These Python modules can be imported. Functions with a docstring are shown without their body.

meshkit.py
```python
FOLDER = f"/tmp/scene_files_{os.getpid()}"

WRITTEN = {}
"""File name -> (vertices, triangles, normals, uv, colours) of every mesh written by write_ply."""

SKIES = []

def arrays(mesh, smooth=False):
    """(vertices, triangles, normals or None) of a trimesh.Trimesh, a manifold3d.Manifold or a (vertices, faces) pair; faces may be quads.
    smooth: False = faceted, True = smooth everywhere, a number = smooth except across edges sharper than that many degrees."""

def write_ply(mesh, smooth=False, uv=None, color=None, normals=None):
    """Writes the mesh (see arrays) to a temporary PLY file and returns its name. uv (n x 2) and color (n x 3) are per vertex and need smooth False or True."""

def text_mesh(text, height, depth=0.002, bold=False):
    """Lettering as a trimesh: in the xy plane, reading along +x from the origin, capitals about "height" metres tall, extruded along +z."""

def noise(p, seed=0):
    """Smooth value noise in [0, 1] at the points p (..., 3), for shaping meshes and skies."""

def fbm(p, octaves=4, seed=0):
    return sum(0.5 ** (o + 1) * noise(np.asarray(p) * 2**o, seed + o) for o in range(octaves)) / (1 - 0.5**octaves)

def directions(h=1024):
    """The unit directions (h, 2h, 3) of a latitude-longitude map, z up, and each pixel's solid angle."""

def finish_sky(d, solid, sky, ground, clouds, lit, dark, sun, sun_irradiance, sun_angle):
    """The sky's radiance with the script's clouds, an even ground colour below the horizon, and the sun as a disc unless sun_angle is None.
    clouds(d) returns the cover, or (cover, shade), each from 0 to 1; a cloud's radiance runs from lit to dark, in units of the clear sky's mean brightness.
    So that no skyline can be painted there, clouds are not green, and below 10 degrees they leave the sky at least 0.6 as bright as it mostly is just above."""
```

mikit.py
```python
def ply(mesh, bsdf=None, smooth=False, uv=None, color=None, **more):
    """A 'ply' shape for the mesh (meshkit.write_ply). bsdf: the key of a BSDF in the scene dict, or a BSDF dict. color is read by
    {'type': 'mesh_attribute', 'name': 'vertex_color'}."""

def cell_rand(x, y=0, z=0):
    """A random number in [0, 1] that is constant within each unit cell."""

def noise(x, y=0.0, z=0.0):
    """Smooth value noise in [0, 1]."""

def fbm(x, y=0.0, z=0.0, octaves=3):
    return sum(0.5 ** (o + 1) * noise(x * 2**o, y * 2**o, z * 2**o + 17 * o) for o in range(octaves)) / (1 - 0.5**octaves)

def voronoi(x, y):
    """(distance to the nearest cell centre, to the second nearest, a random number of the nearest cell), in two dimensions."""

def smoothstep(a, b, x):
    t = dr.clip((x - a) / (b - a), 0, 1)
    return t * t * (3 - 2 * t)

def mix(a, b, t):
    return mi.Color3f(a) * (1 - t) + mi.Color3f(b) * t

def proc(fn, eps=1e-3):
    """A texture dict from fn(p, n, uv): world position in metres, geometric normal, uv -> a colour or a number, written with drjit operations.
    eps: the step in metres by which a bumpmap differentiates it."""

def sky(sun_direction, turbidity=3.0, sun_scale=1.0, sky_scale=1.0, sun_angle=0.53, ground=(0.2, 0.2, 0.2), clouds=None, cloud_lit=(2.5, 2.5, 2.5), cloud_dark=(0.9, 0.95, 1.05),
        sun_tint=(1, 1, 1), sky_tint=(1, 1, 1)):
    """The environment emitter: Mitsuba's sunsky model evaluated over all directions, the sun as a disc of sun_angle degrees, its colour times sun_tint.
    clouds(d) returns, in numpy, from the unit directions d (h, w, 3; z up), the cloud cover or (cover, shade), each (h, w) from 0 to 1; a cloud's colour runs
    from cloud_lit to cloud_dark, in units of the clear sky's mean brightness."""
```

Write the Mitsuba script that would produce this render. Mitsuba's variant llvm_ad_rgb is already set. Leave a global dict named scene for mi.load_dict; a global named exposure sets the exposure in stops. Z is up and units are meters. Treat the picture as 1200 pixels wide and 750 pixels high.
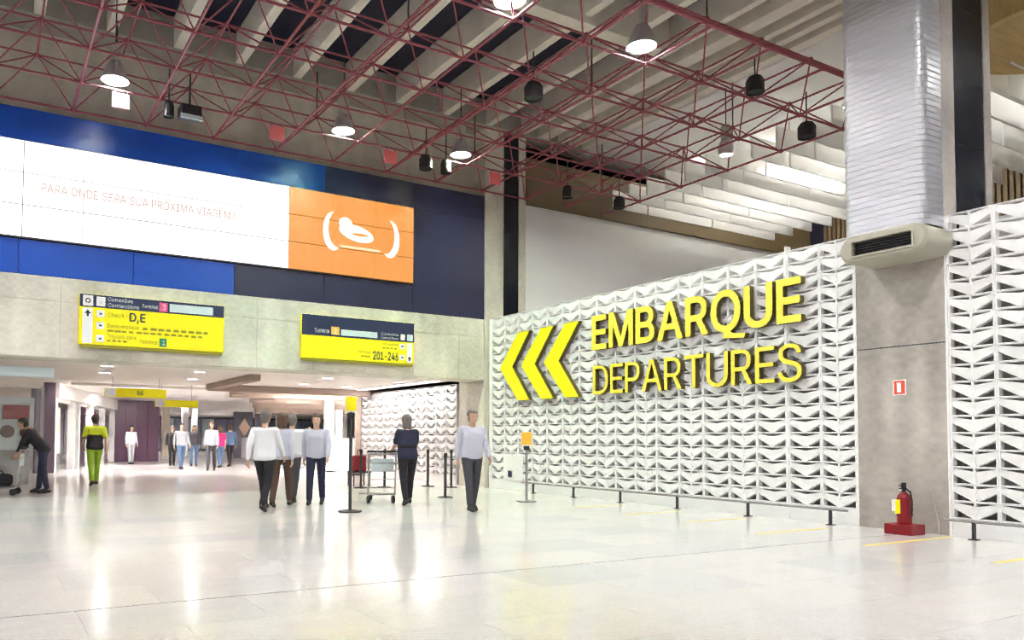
import math, random
import numpy as np, trimesh, manifold3d, mitsuba as mi, drjit as dr
import mikit, meshkit
from mikit import fbm, noise, smoothstep, mix
from shapely.geometry import Polygon, Point, box as sbox
from shapely.ops import unary_union

random.seed(7); np.random.seed(7)
M3 = manifold3d.Manifold
scene, labels = {}, {}

# ------------------------------------------------------------------ camera, exposure
exposure = 0.0
CAM = np.array([0.0, 0.0, 1.25])
RIGHT = np.array([0.87623305, -0.48182047, 0.00804185])
UP = np.array([-0.02672337, -0.03192271, 0.99913303])
FWD = np.array([0.48114603, 0.87568828, 0.0408476])
FOC, PX, PY = 899.0, 477.3, 477.4
scene['camera'] = {
    'type': 'perspective', 'fov_axis': 'x', 'fov': 2 * math.degrees(math.atan(600 / FOC)),
    'principal_point_offset_x': (600 - PX) / 1200, 'principal_point_offset_y': (375 - PY) / 750,
    'near_clip': 0.05, 'far_clip': 300.0,
    'to_world': mi.ScalarTransform4f().look_at(origin=CAM.tolist(), target=(CAM + FWD).tolist(), up=UP.tolist())}

def project(P):
    q = (np.asarray(P, float) - CAM) @ np.array([RIGHT, UP, FWD]).T
    return np.stack([PX + FOC * q[..., 0] / q[..., 2], PY - FOC * q[..., 1] / q[..., 2], q[..., 2]], -1)

# lamp strengths (radiance)
LAMP, LAMP_OUT, SCREEN, STRIP, TUBE = 330.0, 300.0, 1.5, 62.0, 56.0

# ------------------------------------------------------------------ materials
def rgb(*c): return {'type': 'rgb', 'value': list(c)}
def mat(key, color, rough=0.5, metal=0.0, spec=0.5, bump=None, **k):
    b = {'type': 'principled', 'base_color': color if isinstance(color, dict) else rgb(*color), 'roughness': rough, 'metallic': metal, **k}
    if metal == 0: b['specular'] = spec
    if bump is not None: b = {'type': 'bumpmap', 'arbitrary': bump, 'scale': 1.0, 'bsdf': b}
    scene[key] = {'type': 'twosided', 'bsdf': b}
    return key

def concrete_fn(base, var=0.35, tint=(1, 1, 1)):
    def fn(p, n, uv):
        big = fbm(p.x * 0.9, p.y * 0.9, p.z * 0.7, octaves=4)
        fine = fbm(p.x * 14, p.y * 14, p.z * 14, octaves=3)
        streak = noise((p.x + p.y) * 5.0, 0.0, p.z * 0.5)
        v = 1 - var + var * (0.9 * big + 0.35 * fine + 0.35 * streak) * 1.25
        return mi.Color3f(base[0] * tint[0], base[1] * tint[1], base[2] * tint[2]) * v
    return mikit.proc(fn)

def granite_fn(base, seed):
    def fn(p, n, uv):
        vein = fbm(p.x * 1.3 + seed, p.y * 2.6 + seed * 2, 0.0, octaves=4)
        grain = noise(p.x * 60, p.y * 60, seed)
        w = smoothstep(0.45, 0.75, vein)
        return mi.Color3f(*base) * (0.86 + 0.10 * grain + 0.12 * vein) * mix((1, 1, 1), (0.94, 0.93, 0.95), w)
    return mikit.proc(fn)

def wood_fn(c1, c2):
    def fn(p, n, uv):
        g = fbm(p.x * 2.0, p.y * 30, p.z * 3.0, octaves=3)
        return mix(c1, c2, g)
    return mikit.proc(fn)

mat('concrete', concrete_fn((0.63, 0.60, 0.53), 0.55), 0.75)
mat('concrete_pillar', concrete_fn((0.42, 0.38, 0.35), 0.75), 0.5)
mat('concrete_roof', concrete_fn((0.36, 0.34, 0.31), 0.3), 0.8)
mat('concrete_rib', concrete_fn((0.84, 0.80, 0.72), 0.2), 0.8)
for i, c in enumerate([(0.44, 0.425, 0.41), (0.425, 0.415, 0.405), (0.455, 0.435, 0.415), (0.405, 0.40, 0.395)]):
    mat('granite_%d' % i, granite_fn(c, 3.1 * i), 0.155, spec=0.85)
mat('granite_base', (0.43, 0.41, 0.40), 0.14, spec=0.85)
mat('joint_dark', (0.10, 0.10, 0.11), 0.8)
mat('white_block', (0.86, 0.86, 0.86), 0.55)
mat('white_paint', (0.80, 0.80, 0.80), 0.5)
mat('grey_wall', (0.80, 0.81, 0.83), 0.4)
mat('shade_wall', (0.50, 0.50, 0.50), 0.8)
mat('pale_wall', (0.62, 0.61, 0.59), 0.8)
mat('blue_gloss', (0.004, 0.065, 0.42), 0.36, spec=0.5)
mat('navy_gloss', (0.012, 0.014, 0.048), 0.34, spec=0.5)
mat('black_glass', (0.006, 0.008, 0.014), 0.15, spec=0.25)
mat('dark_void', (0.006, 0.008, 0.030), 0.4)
mat('truss_red', (0.29, 0.065, 0.09), 0.33)
mat('silver', (0.80, 0.80, 0.84), 0.33, 0.75)
mat('duct_silver', (0.68, 0.68, 0.74), 0.33, 0.75)
mat('steel', (0.45, 0.45, 0.46), 0.28, 0.9)
mat('dark_steel', (0.05, 0.05, 0.055), 0.4, 0.3)
mat('black_plastic', (0.015, 0.015, 0.017), 0.45)
mat('grey_plastic', (0.42, 0.42, 0.38), 0.5)
mat('khaki_metal', (0.40, 0.38, 0.31), 0.45)
mat('yellow_sign', (0.95, 0.84, 0.0), 0.5)
mat('yellow_letter', (0.93, 0.80, 0.08), 0.45)
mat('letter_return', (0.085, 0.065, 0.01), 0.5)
mat('yellow_floor', (0.72, 0.57, 0.16), 0.4)
mat('orange_sign', (0.90, 0.52, 0.05), 0.5)
mat('white_print', (0.85, 0.85, 0.85), 0.5)
mat('dark_print', (0.02, 0.025, 0.05), 0.5)
mat('olive_print', (0.30, 0.26, 0.02), 0.6)
mat('pink_print', (0.75, 0.10, 0.28), 0.5)
mat('green_print', (0.02, 0.25, 0.12), 0.5)
mat('amber_print', (0.80, 0.45, 0.08), 0.5)
mat('pale_print', (0.62, 0.72, 0.76), 0.5)
mat('sign_navy', (0.015, 0.025, 0.075), 0.35)
mat('red_paint', (0.23, 0.006, 0.012), 0.3)
mat('red_sign', (0.75, 0.09, 0.06), 0.4)
mat('red_plate', (0.80, 0.16, 0.18), 0.5)
mat('wood_pale', wood_fn((0.62, 0.46, 0.22), (0.45, 0.31, 0.13)), 0.5)
mat('wood_dark', wood_fn((0.20, 0.145, 0.085), (0.12, 0.085, 0.05)), 0.6)
mat('fascia_brown', (0.13, 0.095, 0.05), 0.6)
mat('purple_wall', (0.095, 0.045, 0.09), 0.25)
mat('purple_dark', (0.10, 0.075, 0.11), 0.4)
mat('soffit', (0.82, 0.75, 0.71), 0.6)
mat('soffit_edge', (0.36, 0.28, 0.24), 0.7)
mat('shop_grey', (0.35, 0.36, 0.38), 0.4)
mat('cream', (0.85, 0.80, 0.62), 0.5)
mat('far_blue', (0.33, 0.36, 0.50), 0.5)
mat('far_dark', (0.09, 0.09, 0.12), 0.5)
mat('diamond', (0.62, 0.45, 0.36), 0.6)
mat('hair_dark', (0.03, 0.022, 0.018), 0.6)
mat('hair_grey', (0.15, 0.13, 0.12), 0.6)
mat('hair_brown', (0.09, 0.05, 0.03), 0.6)
mat('skin', (0.60, 0.38, 0.28), 0.5)
mat('skin_tan', (0.42, 0.25, 0.17), 0.5)
mat('cloth_navy', (0.022, 0.026, 0.055), 0.85)
mat('cloth_black', (0.016, 0.015, 0.020), 0.85)
mat('cloth_charcoal', (0.06, 0.06, 0.075), 0.85)
mat('cloth_white', (0.80, 0.80, 0.84), 0.85)
mat('cloth_grey', (0.34, 0.35, 0.40), 0.85)
mat('cloth_pink', (0.68, 0.02, 0.16), 0.8)
mat('cloth_blue', (0.10, 0.17, 0.30), 0.85)
mat('cloth_lilac', (0.55, 0.56, 0.66), 0.85)
mat('cloth_green', (0.28, 0.46, 0.03), 0.7)
mat('hivis', (0.72, 0.85, 0.03), 0.6)
mat('cloth_brown', (0.10, 0.06, 0.045), 0.85)
mat('shoe', (0.02, 0.02, 0.02), 0.5)
scene['glass'] = {'type': 'thindielectric'}

# ------------------------------------------------------------------ mesh helpers
def box(x0, x1, y0, y1, z0, z1, ch=0.0):
    if ch > 0:
        pts = [(x, y, z) for x in (x0, x1) for y in (y0, y1) for z in (z0, z1)]
        v = []
        for (x, y, z) in pts:
            sx, sy, sz = (1 if x == x0 else -1), (1 if y == y0 else -1), (1 if z == z0 else -1)
            v += [(x + sx * ch, y, z), (x, y + sy * ch, z), (x, y, z + sz * ch)]
        v = [(a, b, c) for x, y, z in pts for sx, sy, sz in [((1 if x == x0 else -1), (1 if y == y0 else -1), (1 if z == z0 else -1))]
             for a, b, c in ((x, y + sy * ch, z + sz * ch), (x + sx * ch, y, z + sz * ch), (x + sx * ch, y + sy * ch, z))]
        return trimesh.convex.convex_hull(np.array(v))
    m = trimesh.creation.box(extents=(x1 - x0, y1 - y0, z1 - z0))
    m.apply_translation(((x0 + x1) / 2, (y0 + y1) / 2, (z0 + z1) / 2))
    return m

def tube(a, b, r, n=8, r2=None):
    a, b = np.asarray(a, float), np.asarray(b, float)
    d = b - a; L = np.linalg.norm(d); d /= L
    x = np.cross(d, [0, 0, 1.0] if abs(d[2]) < 0.9 else [1.0, 0, 0]); x /= np.linalg.norm(x); y = np.cross(d, x)
    t = np.arange(n) * 2 * np.pi / n
    ring = np.cos(t)[:, None] * x + np.sin(t)[:, None] * y
    r2 = r if r2 is None else r2
    v = np.vstack([a + ring * r, b + ring * r2, [a], [b]])
    i = np.arange(n); j = (i + 1) % n
    f = np.vstack([np.stack([i, j, j + n], 1), np.stack([i, j + n, i + n], 1), np.stack([j, i, i * 0 + 2 * n], 1), np.stack([i + n, j + n, i * 0 + 2 * n + 1], 1)])
    return trimesh.Trimesh(v, f, process=False)

def path_tube(pts, r, n=8):
    ms = [tube(pts[i], pts[i + 1], r, n) for i in range(len(pts) - 1)]
    for p in pts[1:-1]:
        s = trimesh.creation.icosphere(1, r); s.apply_translation(p); ms.append(s)
    return cat(ms)

def cat(ms): return trimesh.util.concatenate(list(ms))

def lathe(profile, n=24, center=(0, 0, 0)):
    m = trimesh.creation.revolve(np.array(profile, float), sections=n)
    m.apply_translation(center)
    return m

def extrude(poly, h):
    gs = getattr(poly, 'geoms', [poly])
    return cat([trimesh.creation.extrude_polygon(g, h, engine='earcut') for g in gs if g.area > 1e-7])

FRONT = np.array([[1, 0, 0, 0], [0, 0, -1, 0], [0, 1, 0, 0], [0, 0, 0, 1.0]])   # reads along +x, faces -y
SIDE = np.array([[0, 0, -1, 0], [-1, 0, 0, 0], [0, 1, 0, 0], [0, 0, 0, 1.0]])   # reads along -y, faces -x
def onto(mesh, frame, at):
    m = mesh.copy(); m.apply_transform(frame); m.apply_translation(at); return m

def rot_z(m, deg, about=(0, 0, 0)):
    m = m.copy(); m.apply_transform(trimesh.transformations.rotation_matrix(math.radians(deg), (0, 0, 1), about)); return m

# ------------------------------------------------------------------ scene helpers
def numbered(name):
    if name not in used: used.add(name); return name
    k = 1
    while '%s_%03d' % (name, k) in used: k += 1
    used.add('%s_%03d' % (name, k)); return '%s_%03d' % (name, k)
used, nextno = set(), {}
def free(name):
    k = nextno.get(name, 0); nextno[name] = k + 1
    return name if k == 0 else '%s_%03d' % (name, k)
def thing(name, label=None, category=None, group=None, kind=None):
    key = free(name); d = {}
    if label: d['label'] = label
    if category: d['category'] = category
    if group: d['group'] = group
    if kind: d['kind'] = kind
    labels[key] = d
    return key
def part(parent, name, mesh, m, smooth=False, label=None, kind=None, **more):
    key = free(parent + '__' + name)
    scene[key] = mesh if isinstance(mesh, dict) else mikit.ply(mesh, m, smooth, **more)
    d = {}
    if label: d['label'] = label
    if kind: d['kind'] = kind
    if d: labels[key] = d
    return key
def single(name, mesh, m, label=None, category=None, group=None, kind=None, smooth=False, **more):
    key = thing(name, label, category, group, kind)
    scene[key] = mesh if isinstance(mesh, dict) else mikit.ply(mesh, m, smooth, **more)
    return key
def moved(ply, mat4): return {**ply, 'to_world': mi.ScalarTransform4f(np.asarray(mat4, float).tolist())}
def T4(x=0, y=0, z=0): m = np.eye(4); m[:3, 3] = (x, y, z); return m
def glow(*c): return {'emitter': {'type': 'area', 'radiance': rgb(*c)}}

XR, YL = 11.45, 16.5          # plane of the lattice wall, plane of the concrete beam wall
ZB, ZT = 2.79, 4.38           # underside and top of the concrete beam
ZTR = 7.76                    # lower chords of the space frame

# ================================================================== LARGE STRUCTURE
# floor: granite slabs, each its own piece
fl = single('floor', cat([box(-12, 26, -10, 2.0, -0.3, 0), box(-12, 26, 16.4, 75, -0.3, 0), box(-12, -3.0, 2.0, 16.4, -0.3, 0),
                          box(11.4, 26, 2.0, 16.4, -0.3, 0), box(-3.0, 11.4, 2.0, 16.4, -0.3, -0.006)]), 'granite_base', kind='structure')
slab = {}
for j in range(18):
    y0 = 2.0 + 0.8 * j
    off = 0.6 * (j % 2)
    x = -3.0 - (0.6 if off else 0)
    k = 0
    while x < 11.4 - 1e-6:
        xa, xb = max(x, -3.0), min(x + 1.2, 11.4)
        ya, yb = y0 + 0.001, y0 + 0.799
        if j == 4: yb = y0 + 0.784
        if xb - xa > 0.05:
            part(fl, 'slab', box(xa + 0.001, xb - 0.001, ya, yb, -0.006, 0.0), 'granite_%d' % random.choice([0, 0, 1, 2, 2, 3]))
        x += 1.2
part(fl, 'expansion_joint', box(-3.0, 11.4, 5.985, 6.0, -0.006, -0.0008), 'joint_dark', label='thin dark joint running across the granite floor')

# left wall: concrete beam with formwork panels, blue cladding, concrete above
wl = single('wall_left', cat([box(-8, 11.34, YL + 0.012, YL + 0.9, ZB, ZT), box(-8, 11.34, YL + 0.10, YL + 0.9, ZT, 7.64), box(-8, 12.7, YL + 0.55, YL + 0.9, 7.62, 10.8)]), 'concrete', kind='structure')
xe = [-4.1 + 1.333 * k for k in range(12)] + [11.34]
for i in range(len(xe) - 1):
    for (z0, z1) in ((ZB, 3.90), (3.90, ZT)):
        part(wl, 'formwork_panel', box(xe[i] + 0.004, xe[i + 1] - 0.004, YL, YL + 0.05, z0 + 0.004, z1 - 0.004, 0.004), 'concrete')
bx = [-3.77, -1.65, 0.47, 2.59, 4.71, 6.83, 9.2]
for i in range(len(bx) - 1):
    m = 'blue_gloss' if i < 5 else 'navy_gloss'
    part(wl, 'cladding_panel', box(bx[i] + 0.004, bx[i + 1] - 0.004, YL + 0.02, YL + 0.1, ZT + 0.005, 5.06, 0.004), 'blue_gloss' if i < 4 else 'navy_gloss', label='glossy %s cladding panel below the screen' % ('blue' if i < 4 else 'dark navy'))
    part(wl, 'cladding_panel', box(bx[i] + 0.001, bx[i + 1] - 0.001, YL + 0.02, YL + 0.1, 7.0, 7.64), m, label='glossy %s cladding panel above the screen' % ('blue' if i < 5 else 'dark navy'))
for z0, z1 in ((ZT + 0.005, 5.06), (5.06, 7.0), (7.0, 7.64)):
    part(wl, 'cladding_panel', box(9.204, 11.34, YL + 0.02, YL + 0.1, z0, z1 - 0.003), 'navy_gloss', label='glossy dark navy cladding panel right of the screen')

# concrete cross-shaped columns with a dark glass recess
def column(name, x0, y0, y1, xa, xb, xc, m, joints):
    w = single(name, cat([box(x0, xa, y0, y1, 0, 10.1), box(xa - 0.05, xb + 0.05, y0 + 0.12, y1, 0, 10.1), box(xb, xc, y0, y1, 0, 10.1)]), m, kind='structure')
    for z0, z1 in zip(joints[:-1], joints[1:]):
        part(w, 'glass_strip', box(xa + 0.004, xb - 0.004, y0 + 0.015, y0 + 0.119, z0 + 0.003, z1 - 0.003), 'black_glass', label='glossy black panel between the concrete fins')
    return w
c1 = column('wall_column_right', XR, 5.60, 6.812, 11.80, 12.64, 12.82, 'concrete_pillar', [3.9, 5.5, 6.42, 7.5, 8.8, 10.0])
c2 = column('wall_column_corner', XR - 0.1, 16.5, 17.7, 11.95, 12.45, 12.68, 'concrete', [4.0, 5.4, 6.8, 8.2, 10.0])
part(c1, 'pour_joint', box(XR - 0.0015, XR + 0.002, 5.605, 6.80, 2.622, 2.640), 'joint_dark')

# wall behind the lattice and the bay beyond
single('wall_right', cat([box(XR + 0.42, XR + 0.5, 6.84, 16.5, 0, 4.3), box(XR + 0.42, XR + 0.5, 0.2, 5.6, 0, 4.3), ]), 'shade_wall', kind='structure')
single('wall_passage_right', box(XR + 0.36, XR + 0.42, 17.72, 24.2, 0, ZB), 'far_dark', kind='structure')
wb = single('wall_bay', cat([box(12.68, 26, YL + 0.02, YL + 0.3, 0, 7.62)]), 'grey_wall', kind='structure')
part(wb, 'fascia', box(12.68, 26, YL - 0.05, YL + 0.3, 7.63, 8.9), 'fascia_brown', label='dark brown fascia strip above the white wall')
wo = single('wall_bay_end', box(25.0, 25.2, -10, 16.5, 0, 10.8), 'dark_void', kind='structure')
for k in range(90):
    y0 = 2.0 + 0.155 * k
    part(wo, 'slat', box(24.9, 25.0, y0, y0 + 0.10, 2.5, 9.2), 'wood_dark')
single('wall_back', box(-12.2, 26, -10.2, -10, 0, 10.8), 'pale_wall', kind='structure')
single('wall_far_left', box(-12.2, -12, -10, 17, 0, 10.8), 'pale_wall', kind='structure')

# roof: deep concrete ribs with dark skylight gaps
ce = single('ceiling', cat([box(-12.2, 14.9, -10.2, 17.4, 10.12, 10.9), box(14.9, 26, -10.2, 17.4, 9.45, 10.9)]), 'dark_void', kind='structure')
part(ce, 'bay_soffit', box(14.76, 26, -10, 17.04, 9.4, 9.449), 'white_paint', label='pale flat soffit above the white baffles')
ribs = [4.69 + 1.327 * k for k in range(-10, 6)]
for x in ribs:
    part(ce, 'rib', box(x - 0.10, x + 0.10, -10, 16.3, 9.45, 10.12, 0.012), 'concrete_rib')
for x, w in ((12.45, .08), (13.12, .18), (13.72, .09), (14.16, .1), (14.63, .13)):
    part(ce, 'rib', box(x - w, x + w, -10, 16.3, 9.45, 10.12), 'concrete_rib')
for y in (11.25, 2.0):
    part(ce, 'cross_beam', box(-12, 12.2, y - 0.18, y + 0.18, 9.3, 10.11), 'concrete_rib', label='pale concrete beam crossing under the ribs')
part(ce, 'edge_beam', box(-12, 14.9, 16.3, 17.05, 9.46, 10.11), 'concrete_roof')

# ================================================================== LATTICE SCREENS
MOD, ROW, Z0 = 0.555, 0.2295, 0.25
def block_mesh(w, h, split):
    e, bar, c = 0.024, 0.013, w / 2                 # half post, half bar, centre
    cell = sbox(e, bar, w - e, h - bar)
    holes = [Polygon([(e + 0.01, h - bar - 0.002), (w - e - 0.01, h - bar - 0.002), (c + 0.02, h - bar - 0.044), (c - 0.02, h - bar - 0.044)]),
             Polygon([(e, bar), (e, bar + 0.118), (c - 0.035, bar)]),
             Polygon([(w - e, bar), (w - e, bar + 0.118), (c + 0.035, bar)])]
    frame = sbox(0.0015, 0.0015, w - 0.0015, h - 0.0015).difference(cell)
    if split: frame = frame.union(sbox(c - 0.014, bar, c + 0.014, h - bar))
    vee = cell
    for q in holes: vee = vee.difference(q)
    if split: vee = vee.difference(sbox(c - 0.0138, 0, c + 0.0138, h))
    return cat([extrude(frame, 0.11), extrude(vee, 0.098)])   # the V stands a little behind the frame
BLK = [mikit.ply(onto(block_mesh(MOD, ROW, s), SIDE, (0, 0, 0)), 'white_block') for s in (0, 1)]
def screen(label, x, y_start, mods, rows, z0, first, group=None, plinth=True, name='lattice_screen'):
    t = thing(name, label, 'lattice screen', group)
    for i in range(mods):
        for r in range(rows):
            part(t, 'block', moved(BLK[(i + first) % 2], T4(x + 0.11, y_start - i * MOD, z0 + r * ROW)), None)
    ye = y_start - mods * MOD
    if plinth: part(t, 'plinth', box(x + 0.005, x + 0.115, ye, y_start, 0, z0, 0.003), 'white_block')
    return t
s1 = screen('long white block lattice wall carrying the yellow lettering and arrows', XR, 16.31, 15, 18, Z0, 0)
part(s1, 'end_post', box(XR, XR + 0.12, 16.312, 16.42, 0, 4.385), 'white_block')
part(s1, 'plate', box(XR - 0.012, XR + 0.005, 14.98, 15.78, 0.25, 0.86, 0.003), 'white_block', label='plain white plate low on the lattice')
s2 = screen('narrow two-bay white lattice section between the joint post and the bare concrete pillar', XR, 7.955, 2, 18, Z0, 0)
part(s2, 'post', box(XR - 0.01, XR + 0.12, 7.957, 7.984, 0, 4.46), 'white_block')
part(s2, 'edge_strip', box(XR - 0.004, XR + 0.12, 6.816, 6.844, 0, 4.385), 'white_block')
s3 = screen('white lattice wall at the right edge of the photo beside the concrete pillar', XR, 5.565, 7, 18, Z0 - 0.01, 1)
part(s3, 'edge_strip', box(XR - 0.004, XR + 0.12, 5.567, 5.598, 0, 4.36), 'white_block')
s4 = screen('white lattice wall inside the passage under the concrete beam, behind the grey-haired woman', 11.38, 24.0, 11, 11, 0.25, 0)
part(s4, 'end_post', box(11.36, 11.72, 24.0, 24.5, 0, ZB), 'soffit_edge', label='brownish end post of the lattice')

# socket plate
t = thing('wall_socket', 'small dark square socket on the white plate low at the left of the lattice wall', 'socket')
part(t, 'cover', box(XR - 0.035, XR - 0.012, 15.42, 15.56, 0.33, 0.47, 0.004), 'sign_navy')
part(t, 'frame', box(XR - 0.02, XR - 0.012, 15.40, 15.58, 0.31, 0.49, 0.003), 'grey_plastic')

# low bumper rails
def rail(label, ya, yb, posts, x=11.22):
    t = thing('bumper_rail', label, 'bumper rail')
    part(t, 'bar', tube((x, ya, 0.235), (x, yb, 0.235), 0.019, 10), 'steel', True)
    for y in posts:
        part(t, 'post', box(x - 0.018, x + 0.018, y - 0.018, y + 0.018, 0, 0.225), 'dark_steel')
        part(t, 'foot', box(x - 0.05, x + 0.05, y - 0.05, y + 0.05, 0, 0.012), 'dark_steel')
rail('long low steel bumper rail along the foot of the lettered lattice wall', 14.75, 6.86, [14.3, 12.9, 11.5, 10.05, 8.55, 7.12])
rail('low steel bumper rail at the foot of the rightmost lattice wall', 5.55, 1.2, [5.2, 3.8, 2.4])

# raised letters and chevrons
def letter_mesh(ch, h, bold, d):
    if ch == 'Q':
        o = meshkit.text_mesh('O', h, d, bold)
        b = o.bounds; w = b[1][0] - b[0][0]
        tail = extrude(Polygon([(b[0][0] + 0.42 * w, -0.19 * h), (b[1][0] + 0.12 * w, -0.24 * h), (b[1][0] + 0.16 * w, -0.12 * h), (b[0][0] + 0.75 * w, -0.09 * h), (b[0][0] + .58 * w, .03 * h), (b[0][0] + .45 * w, .03 * h)]), d)
        return cat([o, tail]), w
    m = meshkit.text_mesh(ch, h, d, bold)
    return m, m.bounds[1][0] - m.bounds[0][0]
def lettering(word, y0, y1, z, h, bold, label):
    ms = [letter_mesh(c, h, bold, 0.008) for c in word]
    tot = sum(w for _, w in ms); gap = (0.115 if bold else 0.135) * (y0 - y1) / (len(word))
    sx = (y0 - y1 - gap * (len(word) - 1)) / tot
    t = thing('raised_lettering', label, 'lettering'); u = 0
    for (m, w), c in zip(ms, word):
        m = m.copy(); m.apply_translation((-(m.bounds[0][0] if c != 'Q' else letter_left), 0, 0) if c != 'Q' else (-meshkit_O_left(h, bold), 0, 0))
        m.apply_scale((sx, 1, 1))
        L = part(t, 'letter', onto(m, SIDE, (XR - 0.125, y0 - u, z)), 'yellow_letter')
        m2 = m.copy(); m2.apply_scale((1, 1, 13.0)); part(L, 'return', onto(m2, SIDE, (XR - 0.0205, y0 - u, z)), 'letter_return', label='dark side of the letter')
        u += w * sx + gap
def meshkit_O_left(h, bold): return meshkit.text_mesh('O', h, 0.01, bold).bounds[0][0]
letter_left = 0
lettering('EMBARQUE', 12.43, 7.62, 3.19, 0.69, True, 'large bold yellow raised letters reading EMBARQUE, the upper word on the lattice wall')
lettering('DEPARTURES', 12.40, 7.62, 2.22, 0.61, False, 'slimmer yellow raised letters reading DEPARTURES, the lower word on the lattice wall')
for k, (ytip, name) in enumerate(((15.78, 'first yellow chevron arrow, farthest left on the lattice wall'), (14.90, 'second yellow chevron arrow, the middle one of the row'), (14.04, 'third yellow chevron arrow, nearest the lettering'))):
    # outline in the wall plane: u to the right (towards -y), v up
    pts = [(0, 0), (0.75, 0.82), (1.20, 0.82), (0.52, 0), (1.20, -0.84), (0.75, -0.84)]
    t = thing('chevron_arrow', name, 'arrow sign', 'yellow chevron arrows')
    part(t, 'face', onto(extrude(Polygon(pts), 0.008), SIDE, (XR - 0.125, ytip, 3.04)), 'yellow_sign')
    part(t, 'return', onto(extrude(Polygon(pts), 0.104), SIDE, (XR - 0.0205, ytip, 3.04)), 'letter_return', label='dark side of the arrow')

# ================================================================== VIDEO WALL
vw = thing('video_wall', 'huge LED advertising screen, white with an orange end, across the blue wall', 'screen')
xs = [9.18 - 1.083 * k for k in range(12)]
zs = [6.985, 6.355, 5.725, 5.095]
for k in range(11):
    for r in range(3):
        c = (1.0, 0.36, 0.065) if k < 3 else (1.0, 1.0, 1.0)
        s = SCREEN * (0.62 if k < 3 else 1.0)
        e = {'type': 'area', 'radiance': rgb(*(s * v for v in c)), 'sampling_weight': 0.25}
        part(vw, 'screen_tile', box(xs[k + 1] + 0.006, xs[k] - 0.006, YL - 0.05, YL + 0.0, zs[r + 1] + 0.012, zs[r] - 0.012), 'black_plastic', emitter=e,
             label='orange lit tile' if k < 3 else 'white lit tile')
part(vw, 'housing', box(xs[-1], 9.20, YL, YL + 0.1, 5.08, 7.0), 'dark_steel')
def flat_text(s, w, h, bold=False, d=0.004):
    m = meshkit.text_mesh(s, h, d, bold); b = m.bounds
    m.apply_translation((-b[0][0], 0, 0))
    if w: m.apply_scale((w / (b[1][0] - b[0][0]), 1, 1))
    return m
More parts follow.
